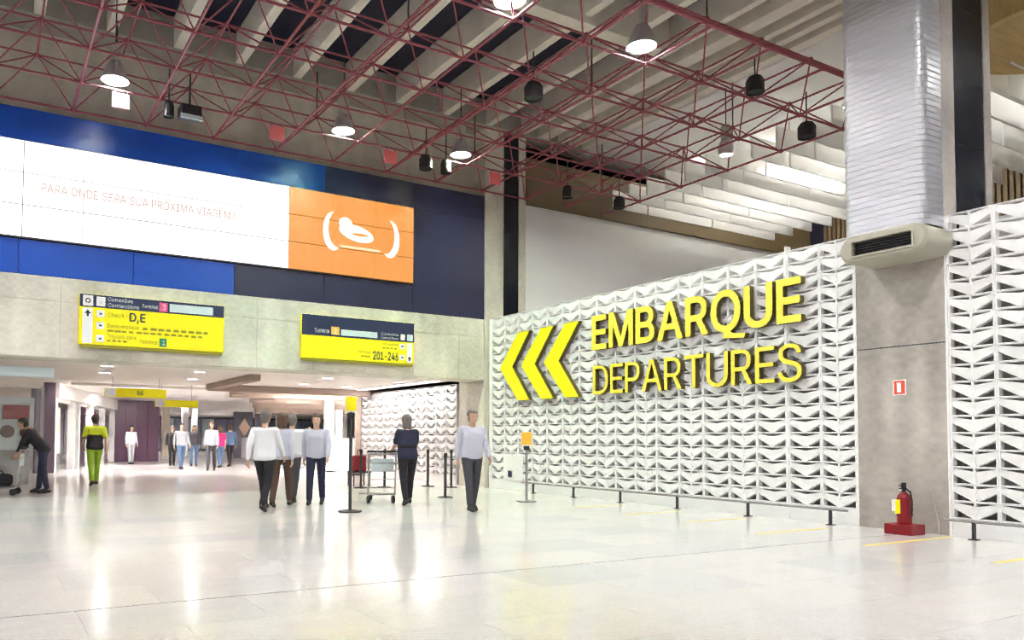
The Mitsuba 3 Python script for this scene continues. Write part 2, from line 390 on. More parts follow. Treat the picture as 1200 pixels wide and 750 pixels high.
part(vw, 'lettering', onto(flat_text('PARA ONDE SERÁ SUA PRÓXIMA VIAGEM?', 3.85, 0.17), FRONT, (0.83, YL - 0.051, 6.02)), 'black_plastic', label='thin tan lettering reading PARA ONDE SERÁ SUA PRÓXIMA VIAGEM?', **glow(0.70, 0.44, 0.36))
def crescent(cx, cz, w, h, left):
    a = Point(0, 0).buffer(1, 24)
    from shapely import affinity
    o = affinity.scale(a, w, h); i = affinity.translate(affinity.scale(a, w * 0.95, h * 0.95), (0.48 if left else -0.48) * w, 0.14 * h)
    return affinity.translate(o.difference(i), cx, cz)
for q, lf in ((crescent(7.02, 6.10, 0.26, 0.46, True), True), (crescent(8.52, 6.10, 0.26, 0.46, False), False)):
    part(vw, 'swoosh', onto(extrude(q, 0.004), FRONT, (0, YL - 0.051, 0)), 'black_plastic', label='white curved swoosh at the side of the orange emblem', **glow(1.4, 1.25, 1.1))
from shapely import affinity
blob = affinity.rotate(affinity.scale(Point(7.62, 6.12).buffer(1, 24), 0.46, 0.19), -10)
blob = blob.union(affinity.scale(Point(7.33, 6.33).buffer(1, 16), 0.17, 0.14)).difference(affinity.scale(Point(7.72, 6.10).buffer(1, 16), 0.22, 0.035))
part(vw, 'emblem', onto(extrude(blob, 0.004), FRONT, (0, YL - 0.051, 0)), 'black_plastic', label='white rounded emblem in the middle of the orange field', **glow(1.5, 1.3, 1.1))
part(vw, 'underline', onto(extrude(sbox(7.20, 5.745, 8.25, 5.80), 0.004), FRONT, (0, YL - 0.052, 0)), 'black_plastic', label='pale line under the emblem', **glow(1.2, 0.85, 0.55))

# ================================================================== WAYFINDING SIGNS ON THE BEAM
def sign_text(t, s, x, z, h, m, w=None, bold=False, y=YL - 0.111): part(t, 'lettering', onto(flat_text(s, w, h, bold, 0.002), FRONT, (x, y, z)), m)
def sign_box(t, x0, x1, z0, z1, m, nm='patch', d=0.002): return part(t, nm, box(x0, x1, YL - 0.11 - d, YL - 0.1085, z0, z1), m)
def bars(t, x0, x1, z, h, m, n, seed):
    r = random.Random(seed); ps = []; x = x0; w = (x1 - x0) / n
    for k in range(n): ps.append(box(x, x + w * r.uniform(0.55, 0.85), YL - 0.112, YL - 0.1085, z, z + h)); x += w
    part(t, 'small_print', cat(ps), m, label='line of print too small to read', kind='stuff')
g = thing('wayfinding_sign', 'wide yellow sign with navy header and D,E on the concrete beam at left', 'sign')
part(g, 'board', box(1.57, 4.46, YL - 0.11, YL, 3.08, 4.08, 0.006), 'yellow_sign')
part(g, 'header', box(1.575, 4.455, YL - 0.114, YL - 0.10, 3.83, 4.078), 'sign_navy', label='dark navy header strip')
part(g, 'underside', box(1.6, 4.44, YL - 0.10, YL, 3.02, 3.079), 'olive_print')
sign_box(g, 1.63, 1.82, 3.85, 4.06, 'white_print', 'pictogram', 0.006); sign_box(g, 1.88, 2.05, 3.86, 4.05, 'white_print', 'pictogram', 0.006)
part(g, 'pictogram_mark', onto(extrude(Point(1.725, 3.955).buffer(0.05).difference(Point(1.725, 3.955).buffer(0.03)), 0.002), FRONT, (0, YL - 0.116, 0)), 'dark_print')
part(g, 'pictogram_mark', box(1.93, 2.0, YL - 0.118, YL - 0.115, 3.90, 3.96), 'pale_print')
sign_text(g, 'Conexões', 2.10, 3.975, 0.075, 'white_print', y=YL - 0.115); sign_text(g, 'Connections', 2.10, 3.86, 0.075, 'white_print', y=YL - 0.115)
sign_text(g, 'Terminal', 2.76, 3.90, 0.075, 'white_print', 0.31, y=YL - 0.115)
part(g, 'number_box', box(3.10, 3.27, YL - 0.118, YL - 0.11, 3.85, 4.04), 'pink_print', label='pink number box'); sign_text(g, '3', 3.16, 3.89, 0.11, 'white_print', y=YL - 0.119)
part(g, 'white_band', box(3.31, 4.22, YL - 0.117, YL - 0.11, 3.86, 4.03), 'pale_print', label='pale band in the header')
sign_box(g, 1.63, 1.82, 3.10, 3.81, 'white_print', 'white_column')
for z in (3.64, 3.40, 3.14): sign_box(g, 1.89, 2.04, z, z + 0.14, 'white_print', 'pictogram'); part(g, 'pictogram_mark', box(1.94, 1.99, YL - 0.1135, YL - 0.112, z + 0.05, z + 0.085), 'dark_print')
part(g, 'arrow', onto(extrude(unary_union([Polygon([(-.06, 0), (0, .07), (.06, 0)]), sbox(-.018, -.06, .018, .01)]), 0.002), FRONT, (1.725, YL - 0.1125, 3.70)), 'dark_print', label='small black arrow')
sign_text(g, 'Check-in', 2.10, 3.66, 0.08, 'olive_print'); sign_text(g, 'D,E', 2.52, 3.60, 0.17, 'dark_print', 0.31, True)
sign_text(g, 'Desembarque', 2.10, 3.44, 0.075, 'olive_print', 0.6); bars(g, 2.78, 4.18, 3.44, 0.05, 'olive_print', 9, 1); bars(g, 2.10, 4.05, 3.355, 0.04, 'olive_print', 14, 2)
sign_text(g, 'Traslado para', 2.10, 3.23, 0.075, 'olive_print', 0.55); bars(g, 2.10, 2.5, 3.155, 0.04, 'olive_print', 4, 3)
sign_text(g, 'Terminal', 2.72, 3.16, 0.08, 'olive_print', 0.36)
part(g, 'number_box', box(3.12, 3.26, YL - 0.114, YL - 0.108, 3.12, 3.29), 'green_print', label='green number box'); sign_text(g, '1', 3.175, 3.155, 0.10, 'white_print', y=YL - 0.115)

g = thing('wayfinding_sign', 'shorter yellow sign with deep navy header and 201-246 on the concrete beam', 'sign')
part(g, 'board', box(6.25, 9.18, YL - 0.11, YL, 3.08, 4.08, 0.006), 'yellow_sign')
part(g, 'header', box(6.255, 9.175, YL - 0.114, YL - 0.10, 3.61, 4.078), 'sign_navy', label='deep navy header strip')
part(g, 'underside', box(6.28, 9.15, YL - 0.10, YL, 3.02, 3.079), 'olive_print')
sign_text(g, 'Terminal', 6.56, 3.68, 0.10, 'white_print', 0.37, y=YL - 0.115)
part(g, 'number_box', box(6.97, 7.18, YL - 0.118, YL - 0.11, 3.65, 3.84), 'amber_print', label='amber number box'); sign_text(g, '2', 7.04, 3.69, 0.11, 'white_print', y=YL - 0.119)
part(g, 'white_band', box(7.22, 8.17, YL - 0.117, YL - 0.11, 3.65, 3.79), 'pale_print', label='pale band in the header')
sign_text(g, 'Conexões', 8.27, 3.74, 0.06, 'white_print', 0.46, y=YL - 0.115); sign_text(g, 'Connections', 8.27, 3.65, 0.055, 'white_print', 0.46, y=YL - 0.115)
sign_box(g, 8.80, 8.92, 3.65, 3.79, 'white_print', 'pictogram', 0.006); sign_box(g, 8.98, 9.14, 3.64, 3.80, 'pale_print', 'pictogram', 0.006)
sign_box(g, 8.98, 9.13, 3.10, 3.59, 'white_print', 'white_column')
for z in (3.43, 3.16): sign_box(g, 8.78, 8.92, z, z + 0.13, 'white_print', 'pictogram'); part(g, 'pictogram_mark', box(8.82, 8.89, YL - 0.1135, YL - 0.112, z + 0.05, z + 0.08), 'dark_print')
part(g, 'arrow', onto(extrude(unary_union([Polygon([(-.05, 0), (0, .06), (.05, 0)]), sbox(-.018, -.05, .018, .01)]), 0.002), FRONT, (9.055, YL - 0.1125, 3.20)), 'dark_print', label='small black arrow')
sign_text(g, 'Conexões', 8.32, 3.50, 0.055, 'olive_print', 0.42); bars(g, 8.32, 8.74, 3.41, 0.035, 'olive_print', 4, 4)
sign_text(g, 'Portões', 7.68, 3.27, 0.065, 'olive_print', 0.34); bars(g, 7.75, 8.0, 3.18, 0.035, 'olive_print', 3, 5)
sign_text(g, '201-246', 8.06, 3.14, 0.19, 'dark_print', 0.68, True)

# ================================================================== SPACE FRAME
S = 1.4095; X0 = -0.04; D = 0.645; TI, TJ = (-2, 11), (-6, 0)
sf = thing('space_frame', 'reddish pink steel space frame of triangulated tubes hung under the concrete roof', 'space frame')
def node(i, j): return np.array([X0 + S * i, YL + S * j - 0.02, ZTR])
def top(i, j): return np.array([X0 + S * (i + 0.5), YL + S * (j - 0.5) - 0.02, ZTR + D])
for i in range(TI[0], TI[1] + 1): part(sf, 'chord', tube(node(i, TJ[0]), node(i, 0), 0.025, 8), 'truss_red', 40)
for j in range(TJ[0], 1): part(sf, 'chord', tube(node(TI[0], j), node(TI[1], j), 0.023 if j > TJ[0] else 0.036, 8), 'truss_red', 40)
for i in range(TI[0], TI[1]): part(sf, 'chord', tube(top(i, TJ[0] + 1), top(i, 0), 0.019, 8), 'truss_red', 40)
for j in range(TJ[0] + 1, 1): part(sf, 'chord', tube(top(TI[0], j), top(TI[1] - 1, j), 0.019, 8), 'truss_red', 40)
diag = []
for i in range(TI[0], TI[1]):
    for j in range(TJ[0] + 1, 1):
        for a, b in ((i, j), (i + 1, j), (i, j - 1), (i + 1, j - 1)):
            p, q = top(i, j), node(a, b)
            P = project([p, q, (p + q) / 2])
            seen = P[:, 2].min() > 0.5 and -20 < P[2, 0] < 990 and -20 < P[2, 1] < 260
            diag.append((np.hypot(*(P[0, :2] - P[1, :2])) if seen else -np.linalg.norm((p + q) / 2 - CAM), p, q))
diag.sort(key=lambda d: -d[0])
for L, p, q in diag[:300]: part(sf, 'brace', tube(p, q, 0.0145, 6), 'truss_red')
part(sf, 'brace', cat([tube(p, q, 0.0145, 6) for L, p, q in diag[300:]]), 'truss_red', kind='stuff')
ball = mikit.ply(trimesh.creation.icosphere(1, 0.048), 'truss_red', True)
for i in range(TI[0], TI[1] + 1):
    for j in range(TJ[0], 1): part(sf, 'node', moved(ball, T4(*node(i, j))), None)
for i in range(TI[0], TI[1]):
    for j in range(TJ[0] + 1, 1): part(sf, 'node', moved(ball, T4(*top(i, j))), None)
hang = [(i, j) for i in range(-2, 11, 3) for j in (0, -3, -5)]
for i, j in hang: part(sf, 'hanger', tube(top(i, j), top(i, j) + [0, 0, 1.04], 0.016, 6), 'dark_steel')

# high-bay lamps
def high_bay(x, y, z, tint, label, seen=True, r=0.235, power=LAMP):
    t = thing('high_bay_lamp', label, 'lamp', None if seen else 'high-bay lamps outside the picture')
    part(t, 'reflector', lathe([(0.09, 0.36), (0.13, 0.33), (0.19, 0.20), (r, 0.02), (r + 0.02, 0.0), (r + 0.012, 0.0), (r - 0.01, 0.02), (0.18, 0.20), (0.12, 0.32), (0.0, 0.335)], 24, (x, y, z)), 'silver', 40)
    part(t, 'ballast_housing', lathe([(0, 0.36), (0.10, 0.36), (0.115, 0.40), (0.115, 0.66), (0.09, 0.70), (0, 0.70)], 20, (x, y, z)), 'grey_plastic', 40)
    d = trimesh.creation.cylinder(r - 0.015, 0.02, sections=24); d.apply_translation((x, y, z + 0.03))
    part(t, 'lamp_glass', d, 'white_print', emitter={'type': 'area', 'radiance': rgb(*(power * c for c in tint)), 'sampling_weight': 2.0})
    part(t, 'cable', tube((x, y, z + 0.69), (x, y, 9.44 if x < 14.7 else 9.397), 0.012, 6), 'black_plastic')
high_bay(1.93, 14.84, 7.82, (1.0, 0.98, 1.0), 'lit white high-bay lamp at the far left, above the white part of the screen')
high_bay(6.55, 14.86, 7.82, (0.46, 1.0, 0.64), 'lit high-bay lamp with a turquoise glow above the orange part of the screen', power=LAMP * 1.4)
high_bay(9.48, 14.78, 7.82, (0.94, 1.0, 0.66), 'lit high-bay lamp with a yellow-green glow left of the corner column', power=LAMP * 1.3)
high_bay(9.44, 9.15, 7.82, (1.0, 0.97, 1.0), 'largest lit high-bay lamp, top centre of the photo')
high_bay(14.76, 11.73, 7.82, (1.0, 1.0, 1.0), 'small starry bright lamp near the right edge of the space frame', r=0.15, power=500)
high_bay(6.85, 9.32, 7.95, (1.0, 0.98, 1.0), 'lit high-bay lamp cut by the top edge of the photo')
for x, y in ((-2.7, 14.84), (-7.3, 14.84), (1.93, 9.2), (-2.7, 9.2), (-7.3, 9.2), (1.93, 3.5), (6.55, 3.5), (9.44, 3.5), (-2.7, 3.5), (-7.3, 3.5), (1.93, -2.1), (6.55, -2.1), (9.44, -2.1), (-2.7, -2.1), (-7.3, -2.1), (14.76, 3.5), (20, 3.2)):
    w = '%s row, %s' % ({14.84: 'screen wall', 9.2: 'middle', 3.5: 'camera', 3.2: 'bay', -2.1: 'rear'}[y], {-7.3: 'farthest left', -2.7: 'second from left', 1.93: 'third from left', 6.55: 'fourth from left', 9.44: 'fifth from left', 14.76: 'over the bay', 20: 'farthest right'}[x])
    high_bay(x, y, 7.82 if y != 3.2 else 7.2, (1.0, 0.98, 0.97), 'high-bay lamp hung from the roof outside the picture, ' + w, False, power=LAMP_OUT)

# ================================================================== BAY BEYOND: baffles, luminaires
ORD = 'first second third fourth fifth sixth seventh eighth ninth tenth eleventh twelfth thirteenth fourteenth fifteenth sixteenth seventeenth eighteenth'.split()
for r_ in range(18):
    y = 16.46 - 0.66 * (r_ + 0)
    for k, (xa, xb) in enumerate(((15.76, 17.2), (17.2, 20.02), (20.02, 23.1))):
        single('ceiling_baffle', box(xa + 0.025, xb - 0.025, y - 0.02, y + 0.02, 8.0, 8.52, 0.004), 'white_paint',
               'white hanging ceiling baffle, %s panel of the %s row from the white wall' % (('left', 'middle', 'right')[k], ORD[r_]), 'ceiling baffle', 'white ceiling baffles over the bay')
def luminaire(x0, x1, y, z, label, power=TUBE, shroud=False):
    t = thing('strip_luminaire', label, 'strip light')
    for x in (x0 + 0.3, x1 - 0.3): part(t, 'rod', tube((x, y, z + 0.095), (x, y, 9.398), 0.008, 6), 'steel')
    if shroud: part(t, 'shroud', cat([box(x0, x1, y - 0.12, y - 0.09, z - 0.12, z + 0.10), box(x0, x1, y + 0.09, y + 0.12, z - 0.12, z + 0.10), box(x0 - 0.02, x0, y - 0.12, y + 0.12, z - 0.12, z + 0.1), box(x1, x1 + 0.02, y - 0.12, y + 0.12, z - 0.12, z + 0.1)]), 'white_paint')
    part(t, 'housing', box(x0, x1, y - 0.09, y + 0.09, z + 0.04, z + 0.10, 0.004), 'white_paint')
    part(t, 'diffuser', box(x0 + 0.03, x1 - 0.03, y - 0.07, y + 0.07, z, z + 0.045), 'white_print', emitter={'type': 'area', 'radiance': rgb(power, power * 0.93, power * 0.75), 'sampling_weight': 1.0})
luminaire(17.4, 19.9, 12.17, 8.18, 'long bright strip light glowing between the white ceiling baffles, left of the silver duct')
for x, y, w in ((17.6, 15.47, 'above the first baffles by the white wall, left end'), (20.6, 15.47, 'above the first baffles by the white wall, right end'), (17.6, 10.85, 'above the middle baffles, left end'), (20.6, 10.85, 'above the middle baffles, right end'), (17.9, 13.49, 'above the third gap of baffles, left end'), (20.6, 13.49, 'above the third gap of baffles, right end'),
                (17.2, 7.55, 'above the baffles seen right of the pillar'), (20.2, 6.0, 'above the baffles beyond the wooden canopy')):
    luminaire(x + 0.3, x + 2.5, y, 9.28, 'strip light ' + w, TUBE * 1.0)
t = thing('wood_canopy', 'pale wooden curved canopy hanging at the top right corner of the photo', 'canopy')
part(t, 'drum', lathe([(0, 8.02), (1.40, 8.02), (1.45, 8.06), (1.45, 9.3), (0, 9.3)], 48, (15.55, 5.65, 0)), 'wood_pale', 30)
part(t, 'slot', rot_z(box(14.10, 14.16, 4.9, 5.5, 8.35, 8.6), -8, (15.55, 5.65, 0)), 'black_plastic', label='black slot in the canopy side')

# ================================================================== SILVER DUCT ON THE PILLAR
t = thing('air_duct', 'tall ribbed silver air duct fixed to the front of the concrete pillar', 'air duct')
def duct_section(x0, x1, y0, y1, r, z):
    p = sbox(x0 + r, y0 + r, x1, y1 - r).union(Polygon([(x0 + r, y0 + r), (x1, y0), (x1, y1), (x0 + r, y1 - r)])).buffer(0)
    ring = [(x1, y0)] + [(x0 + r + r * math.cos(a), y0 + r + r * math.sin(a)) for a in np.linspace(-math.pi / 2, -math.pi, 7)] + [(x0 + r + r * math.cos(a), y1 - r + r * math.sin(a)) for a in np.linspace(math.pi, math.pi / 2, 7)] + [(x1, y1)]
    return np.array([(a, b, z) for a, b in ring])
zz, rows_ = 4.1, []
prof = [(0.0, 0.0), (0.006, 0.009), (0.066, 0.009), (0.074, 0.0), (0.082, 0.0)]
z = 4.206
while z < 9.3:
    for dz, dx in prof[:-1]: rows_.append((z + dz, dx))
    z += 0.082
V, F = [], []
for zc, dx in rows_: V.append(duct_section(10.99 - dx, XR - 0.001, 5.60 - dx, 6.72 + dx, 0.14, zc))
n = len(V[0])
for a in range(len(V) - 1):
    for b in range(n - 1): F.append((a * n + b, a * n + b + 1, (a + 1) * n + b + 1, (a + 1) * n + b))
part(t, 'ribbed_skin', (np.vstack(V), np.array(F)), 'duct_silver')
t2 = thing('air_diffuser', 'grey rounded air outlet with dark grille at the foot of the silver duct', 'air outlet')
cyl = lambda x0, x1, r, y, z: M3.cylinder(x1 - x0, r, r, 32).rotate((0, 90, 0)).translate((x0, y, z))
body = M3.batch_hull([cyl(10.84, 11.44, 0.205, 5.68, 4.0), cyl(10.84, 11.44, 0.205, 6.46, 4.0), cyl(10.80, 11.0, 0.165, 5.68, 4.0), cyl(10.80, 11.0, 0.165, 6.46, 4.0)])
body = body - M3.cube((0.2, 0.82, 0.20)).translate((10.72, 5.66, 3.90))
part(t2, 'body', body, 'khaki_metal', 35)
part(t2, 'grille', box(10.885, 10.93, 5.66, 6.48, 3.90, 4.10), 'black_plastic', label='dark recessed grille')
for k in range(5): part(t2, 'vane', box(10.84, 10.884, 5.665, 6.475, 3.925 + 0.036 * k, 3.931 + 0.036 * k), 'dark_steel')
part(t2, 'grille_frame', cat([box(10.78, 10.83, 5.64, 6.50, 3.875, 3.902), box(10.78, 10.83, 5.64, 6.50, 4.098, 4.125), box(10.78, 10.83, 5.64, 5.665, 3.875, 4.125), box(10.78, 10.83, 6.475, 6.50, 3.875, 4.125)]), 'khaki_metal')

# extinguisher sign and extinguisher
t = thing('safety_sign', 'small red fire equipment sign with a white symbol on the bare concrete pillar', 'sign')
part(t, 'plate', box(XR - 0.006, XR, 6.12, 6.30, 1.93, 2.15), 'white_print')
part(t, 'red_field', box(XR - 0.008, XR - 0.005, 6.135, 6.285, 1.945, 2.135), 'red_sign')
part(t, 'symbol', box(XR - 0.010, XR - 0.007, 6.185, 6.245, 1.97, 2.11), 'white_print')
ex, ey = 11.08, 5.98
t = thing('fire_extinguisher', 'dark red fire extinguisher with yellow tag standing on a red stand by the pillar', 'fire extinguisher')
part(t, 'cylinder', lathe([(0, 0.146), (0.085, 0.146), (0.09, 0.165), (0.09, 0.47), (0.075, 0.53), (0.04, 0.56), (0.03, 0.58), (0, 0.58)], 24, (ex, ey, 0)), 'red_paint', 40)
part(t, 'valve', cat([tube((ex, ey, 0.57), (ex, ey, 0.64), 0.022, 10), box(ex - 0.10, ex + 0.02, ey - 0.014, ey + 0.014, 0.655, 0.672), box(ex - 0.09, ex + 0.03, ey - 0.013, ey + 0.013, 0.615, 0.63), tube((ex, ey, 0.63), (ex, ey, 0.70), 0.03, 10)]), 'black_plastic')
part(t, 'hose', path_tube([(ex + 0.01, ey - 0.02, 0.62), (ex - 0.03, ey - 0.10, 0.58), (ex - 0.04, ey - 0.125, 0.45), (ex - 0.03, ey - 0.115, 0.25)], 0.012), 'black_plastic', True)
part(t, 'tag', box(ex - 0.098, ex - 0.088, ey + 0.0, ey + 0.075, 0.28, 0.47), 'yellow_sign', label='yellow and white tag')
part(t, 'tag_border', box(ex - 0.099, ex - 0.089, ey + 0.06, ey + 0.11, 0.31, 0.47), 'white_print')
part(t, 'gauge', trimesh.creation.icosphere(2, 0.02, ).apply_translation((ex - 0.02, ey + 0.03, 0.60)), 'white_print', True)
t = thing('extinguisher_stand', 'low red box stand under the fire extinguisher', 'stand')
part(t, 'tray', box(ex - 0.17, ex + 0.17, ey - 0.18, ey + 0.18, 0.0, 0.14, 0.008), 'red_paint')
part(t, 'rim', cat([tube((ex, ey, 0.139), (ex, ey, 0.145), 0.115, 20)]), 'red_paint')
t = thing('rubber_hose', 'thin grey cable leaning on the pillar right of the extinguisher', 'cable')
scene[t] = mikit.ply(path_tube([(XR - 0.02, 5.82, 0.62), (XR - 0.03, 5.76, 0.4), (XR - 0.06, 5.70, 0.15), (XR - 0.10, 5.68, 0.012)], 0.008), 'grey_plastic')

# floor markings
for k, (y, xa, xb) in enumerate(((4.12, 9.3, 10.9), (5.52, 9.35, 11.3), (6.88, 9.22, 10.78), (8.36, 9.5, 10.9), (9.66, 9.55, 10.87), (11.05, 9.6, 10.85))):
    nm = ['at the right edge of the photo', 'in front of the fire extinguisher', 'first one left of the extinguisher', 'second one left of the extinguisher', 'third one left of the extinguisher', 'faintest, farthest from the extinguisher'][k]
    single('floor_marking', box(xa, xb, y - 0.035, y + 0.035, 0.0002, 0.002), 'yellow_floor', 'yellow painted line on the granite floor, ' + nm, 'floor marking', 'yellow floor lines')

# ================================================================== THINGS HUNG IN THE SPACE FRAME
for k, (x, y, l) in enumerate(((2.07, 15.07, 'under the far left lamp'), (5.14, 15.07, 'right of the dark projector'), (7.8, 15.07, 'above the orange part of the screen'), (10.65, 15.07, 'in front of the corner column'))):
    t = thing('hanging_plate', 'small square coral red plate hung from the frame ' + l, 'plate', 'coral red plates in the space frame')
    part(t, 'plate', box(x - 0.16, x + 0.16, y - 0.012, y + 0.012, 7.42, 7.71, 0.003), 'red_plate')
    for a in (-0.11, 0.11): part(t, 'strap', box(x + a - 0.01, x + a + 0.01, y - 0.005, y + 0.005, 7.70, 7.75), 'dark_steel')
t = thing('projector', 'dark projector with a pale lens hung under the space frame left of the red plates', 'projector')
part(t, 'body', box(3.15, 3.55, 14.9, 15.25, 7.5, 7.72, 0.02), 'black_plastic'); part(t, 'lens_face', box(3.14, 3.56, 14.86, 14.9, 7.42, 7.50), 'pale_print'); part(t, 'bracket', tube((3.35, 15.08, 7.71), (3.35, 15.08, 8.4), 0.02), 'dark_steel')
for k, (x, y, z, r, l) in enumerate(((2.95, 15.07, 7.44, 0.10, 'left of the projector'), (8.72, 15.07, 7.45, 0.16, 'left of the yellow-green lamp'), (9.26, 15.07, 7.45, 0.13, 'just below the yellow-green lamp'), (8.66, 11.04, 7.5, 0.17, 'in the middle of the space frame, left of the largest lamp'),
                                      (14.52, 9.6, 7.45, 0.17, 'at the right end of the space frame beside the duct'), (12.92, 15.07, 7.45, 0.13, 'in front of the bay wall corner'), (14.7, 15.07, 7.45, 0.15, 'at the far right corner of the frame'), (12.32, 9.15, 7.7, 0.16, 'under the thick beam right of the largest lamp'))):
    t = thing('spotlight', 'black cylindrical spotlight hung ' + l, 'spotlight', 'black spotlights in the space frame')
    part(t, 'can', lathe([(0, 0.30), (r * 0.7, 0.30), (r, 0.22), (r, 0.0), (r * 0.9, 0.0), (r * 0.85, 0.03), (0, 0.03)], 20, (x, y, z)), 'black_plastic', 40)
    part(t, 'bracket', tube((x, y, z + 0.29), (x, y, 8.4), 0.015, 6), 'dark_steel')

# ================================================================== PASSAGE UNDER THE BEAM
cp = single('ceiling_passage', cat([box(-8, 11.34, 17.4, 24.0, 2.86, 3.2), box(-8, 32, 24.0, 75, 3.05, 3.3)]), 'soffit', kind='structure')
for k, (y, xa, xb) in enumerate(((23.3, 5.9, 11.3), (26.5, 7.5, 13.3), (30.0, 9.3, 15.5), (35.0, 11.0, 19.0), (42.0, 13.3, 24.0))):
    part(cp, 'dropped_beam', box(xa, xb, y - 0.16, y + 0.16, 2.66, 3.06), 'soffit_edge', label='dark-edged dropped beam across the passage ceiling')
for k, (a, b) in enumerate((((6.0, 19.0), (5.95, 23.4)), ((7.6, 23.6), (7.55, 26.4)), ((9.4, 26.8), (9.3, 30.0)))):
    part(cp, 'dropped_beam', box(a[0] - 0.15, a[0] + 0.15, a[1], b[1], 2.70, 3.06 if a[1] > 24 else 2.87), 'soffit_edge', label='dark-edged dropped beam along the passage')
def downlight(x, y, z, r, p, l):
    t = thing('downlight', l, 'downlight', 'round downlights in the passage ceiling')
    part(t, 'trim_ring', lathe([(r, 0.0), (r + 0.03, 0.0), (r + 0.03, 0.015), (r, 0.015), (r, 0.0)], 20, (x, y, z - 0.012)), 'white_print')
    d = trimesh.creation.cylinder(r, 0.012, sections=20); d.apply_translation((x, y, z - 0.006))
    part(t, 'lens', d, 'white_print', emitter={'type': 'area', 'radiance': rgb(p, p * 0.9, p * 0.8), 'sampling_weight': 0.6})
for x, y, l in ((2.4, 18.6, 'nearest the shop fascia'), (2.6, 20.6, 'second from the shop fascia, deeper in'), (4.6, 19.0, 'right of the yellow hanging sign, nearer one'), (5.0, 21.5, 'right of the yellow hanging sign, deeper one'),
                (8.0, 19.0, 'behind the 201-246 sign, nearer left one'), (10.2, 19.0, 'nearest the passage lattice wall'), (8.3, 21.5, 'before the first dropped beam, left one'), (9.9, 22.0, 'before the first dropped beam, right one')):
    downlight(x, y, 2.86, 0.13, 105, 'small round lit downlight in the passage ceiling, ' + l)
for k, (x0, x1, y) in enumerate(((2.5, 7.0, 28), (9.0, 12.5, 25.2), (10.5, 15.0, 28.4), (3.0, 8.0, 34), (12.5, 18.0, 32.5), (14, 22, 38.5), (5, 11, 46), (16, 26, 50), (10, 18, 60))):
    t = thing('light_panel', 'long lit panel in the passage ceiling, ' + ['before the shop entrance', 'after the first dropped beam', 'after the second dropped beam', 'before the purple wall', 'after the third dropped beam', 'after the fourth dropped beam', 'right of the purple wall', 'after the fifth dropped beam', 'deepest in the hall'][k], 'ceiling light')
    part(t, 'frame', cat([box(x0 - 0.05, x1 + 0.05, y - 0.3, y + 0.3, 3.03, 3.05), box(x0 - 0.05, x1 + 0.05, y - 0.32, y - 0.28, 2.95, 3.05)]), 'soffit')
    part(t, 'diffuser', box(x0, x1, y - 0.25, y + 0.25, 3.01, 3.03), 'white_print', emitter={'type': 'area', 'radiance': rgb(STRIP, STRIP * 0.92, STRIP * 0.85), 'sampling_weight': 1.0})

t = thing('light_panel', 'lit strip in the passage ceiling washing the passage lattice wall', 'ceiling light')
part(t, 'frame', box(10.62, 10.98, 17.9, 23.0, 2.845, 2.86), 'soffit')
part(t, 'diffuser', box(10.7, 10.9, 18.0, 22.9, 2.83, 2.845), 'white_print', emitter={'type': 'area', 'radiance': rgb(22, 20, 19)})
# shop at the left
ws = single('wall_shop', cat([box(-8, 1.22, 20.6, 20.9, 2.4, 3.05), box(-8, 1.22, 26.5, 26.7, 0, 3.05)]), 'soffit', kind='structure')
part(ws, 'fascia', box(-6, 1.18, 16.95, 17.15, 2.42, 2.62, 0.02), 'pale_print', label='pale blue-grey rounded fascia below the beam')
part(ws, 'glass_pane', box(-3.0, 1.15, 20.62, 20.63, 0.1, 2.4), 'glass', label='shop window pane')
for x in (-2.2, -1.0, 0.15, 1.2): part(ws, 'mullion', box(x - 0.04, x + 0.04, 20.58, 20.68, 0, 2.45), 'steel')
part(ws, 'counter', box(-3.0, 1.0, 22.0, 22.5, 0, 1.0), 'shop_grey')
def poster(x0, x1, y, z0, z1, m, label, fx=None):
    t = thing('shop_poster', label, 'poster')
    part(t, 'backing', box(x0, x1, y, y + 0.03, z0, z1), m)
    return t
t = poster(-0.4, 1.05, 21.2, 0.9, 2.2, 'pale_print', 'pale shop poster with a red band above two dark heads, at the left edge')
part(t, 'band', box(0.35, 0.95, 21.18, 21.2, 1.65, 2.0), 'red_paint', label='red band'); part(t, 'portrait', onto(extrude(Point(0.47, 1.35).buffer(0.16), 0.01), FRONT, (0, 21.2, 0)), 'cloth_brown'); part(t, 'portrait', onto(extrude(Point(0.90, 1.33).buffer(0.16), 0.01), FRONT, (0, 21.2, 0)), 'cloth_brown')
single('wall_shop_pillar', box(1.45, 2.05, 28.4, 29.0, 0, 3.05), 'purple_dark', kind='structure')
# diagonal shop front from the pillar to the purple wall
A, B = np.array([1.95, 28.7]), np.array([5.5, 40.4]); dv = (B - A) / np.linalg.norm(B - A); ang = math.degrees(math.atan2(dv[1], dv[0]))
L = np.linalg.norm(B - A)
def diag_box(u0, u1, w0, w1, z0, z1):
    m = box(u0, u1, w0, w1, z0, z1); m = rot_z(m, ang); m.apply_translation((A[0], A[1], 0)); return m
wd = single('wall_shop_diagonal', diag_box(0, L, 0.0, 0.2, 2.45, 3.05), 'soffit', kind='structure')
part(wd, 'header', diag_box(0, L, -0.25, 0.0, 2.55, 3.05), 'soffit')
part(wd, 'back_panel', diag_box(0.0, L, 1.6, 1.7, 0, 2.5), 'shop_grey')
for u in (0.1, 3.0, 3.9, 6.6, 9.3, L - 0.15): part(wd, 'jamb', diag_box(u - 0.1, u + 0.1, -0.15, 0.1, 0, 2.56), 'white_paint')
part(wd, 'glass_pane', diag_box(4.0, 6.5, 0.0, 0.01, 0.1, 2.5), 'glass', label='shop window pane'); part(wd, 'glass_pane', diag_box(9.4, L - 0.3, 0.0, 0.01, 0.1, 2.5), 'glass', label='shop window pane')
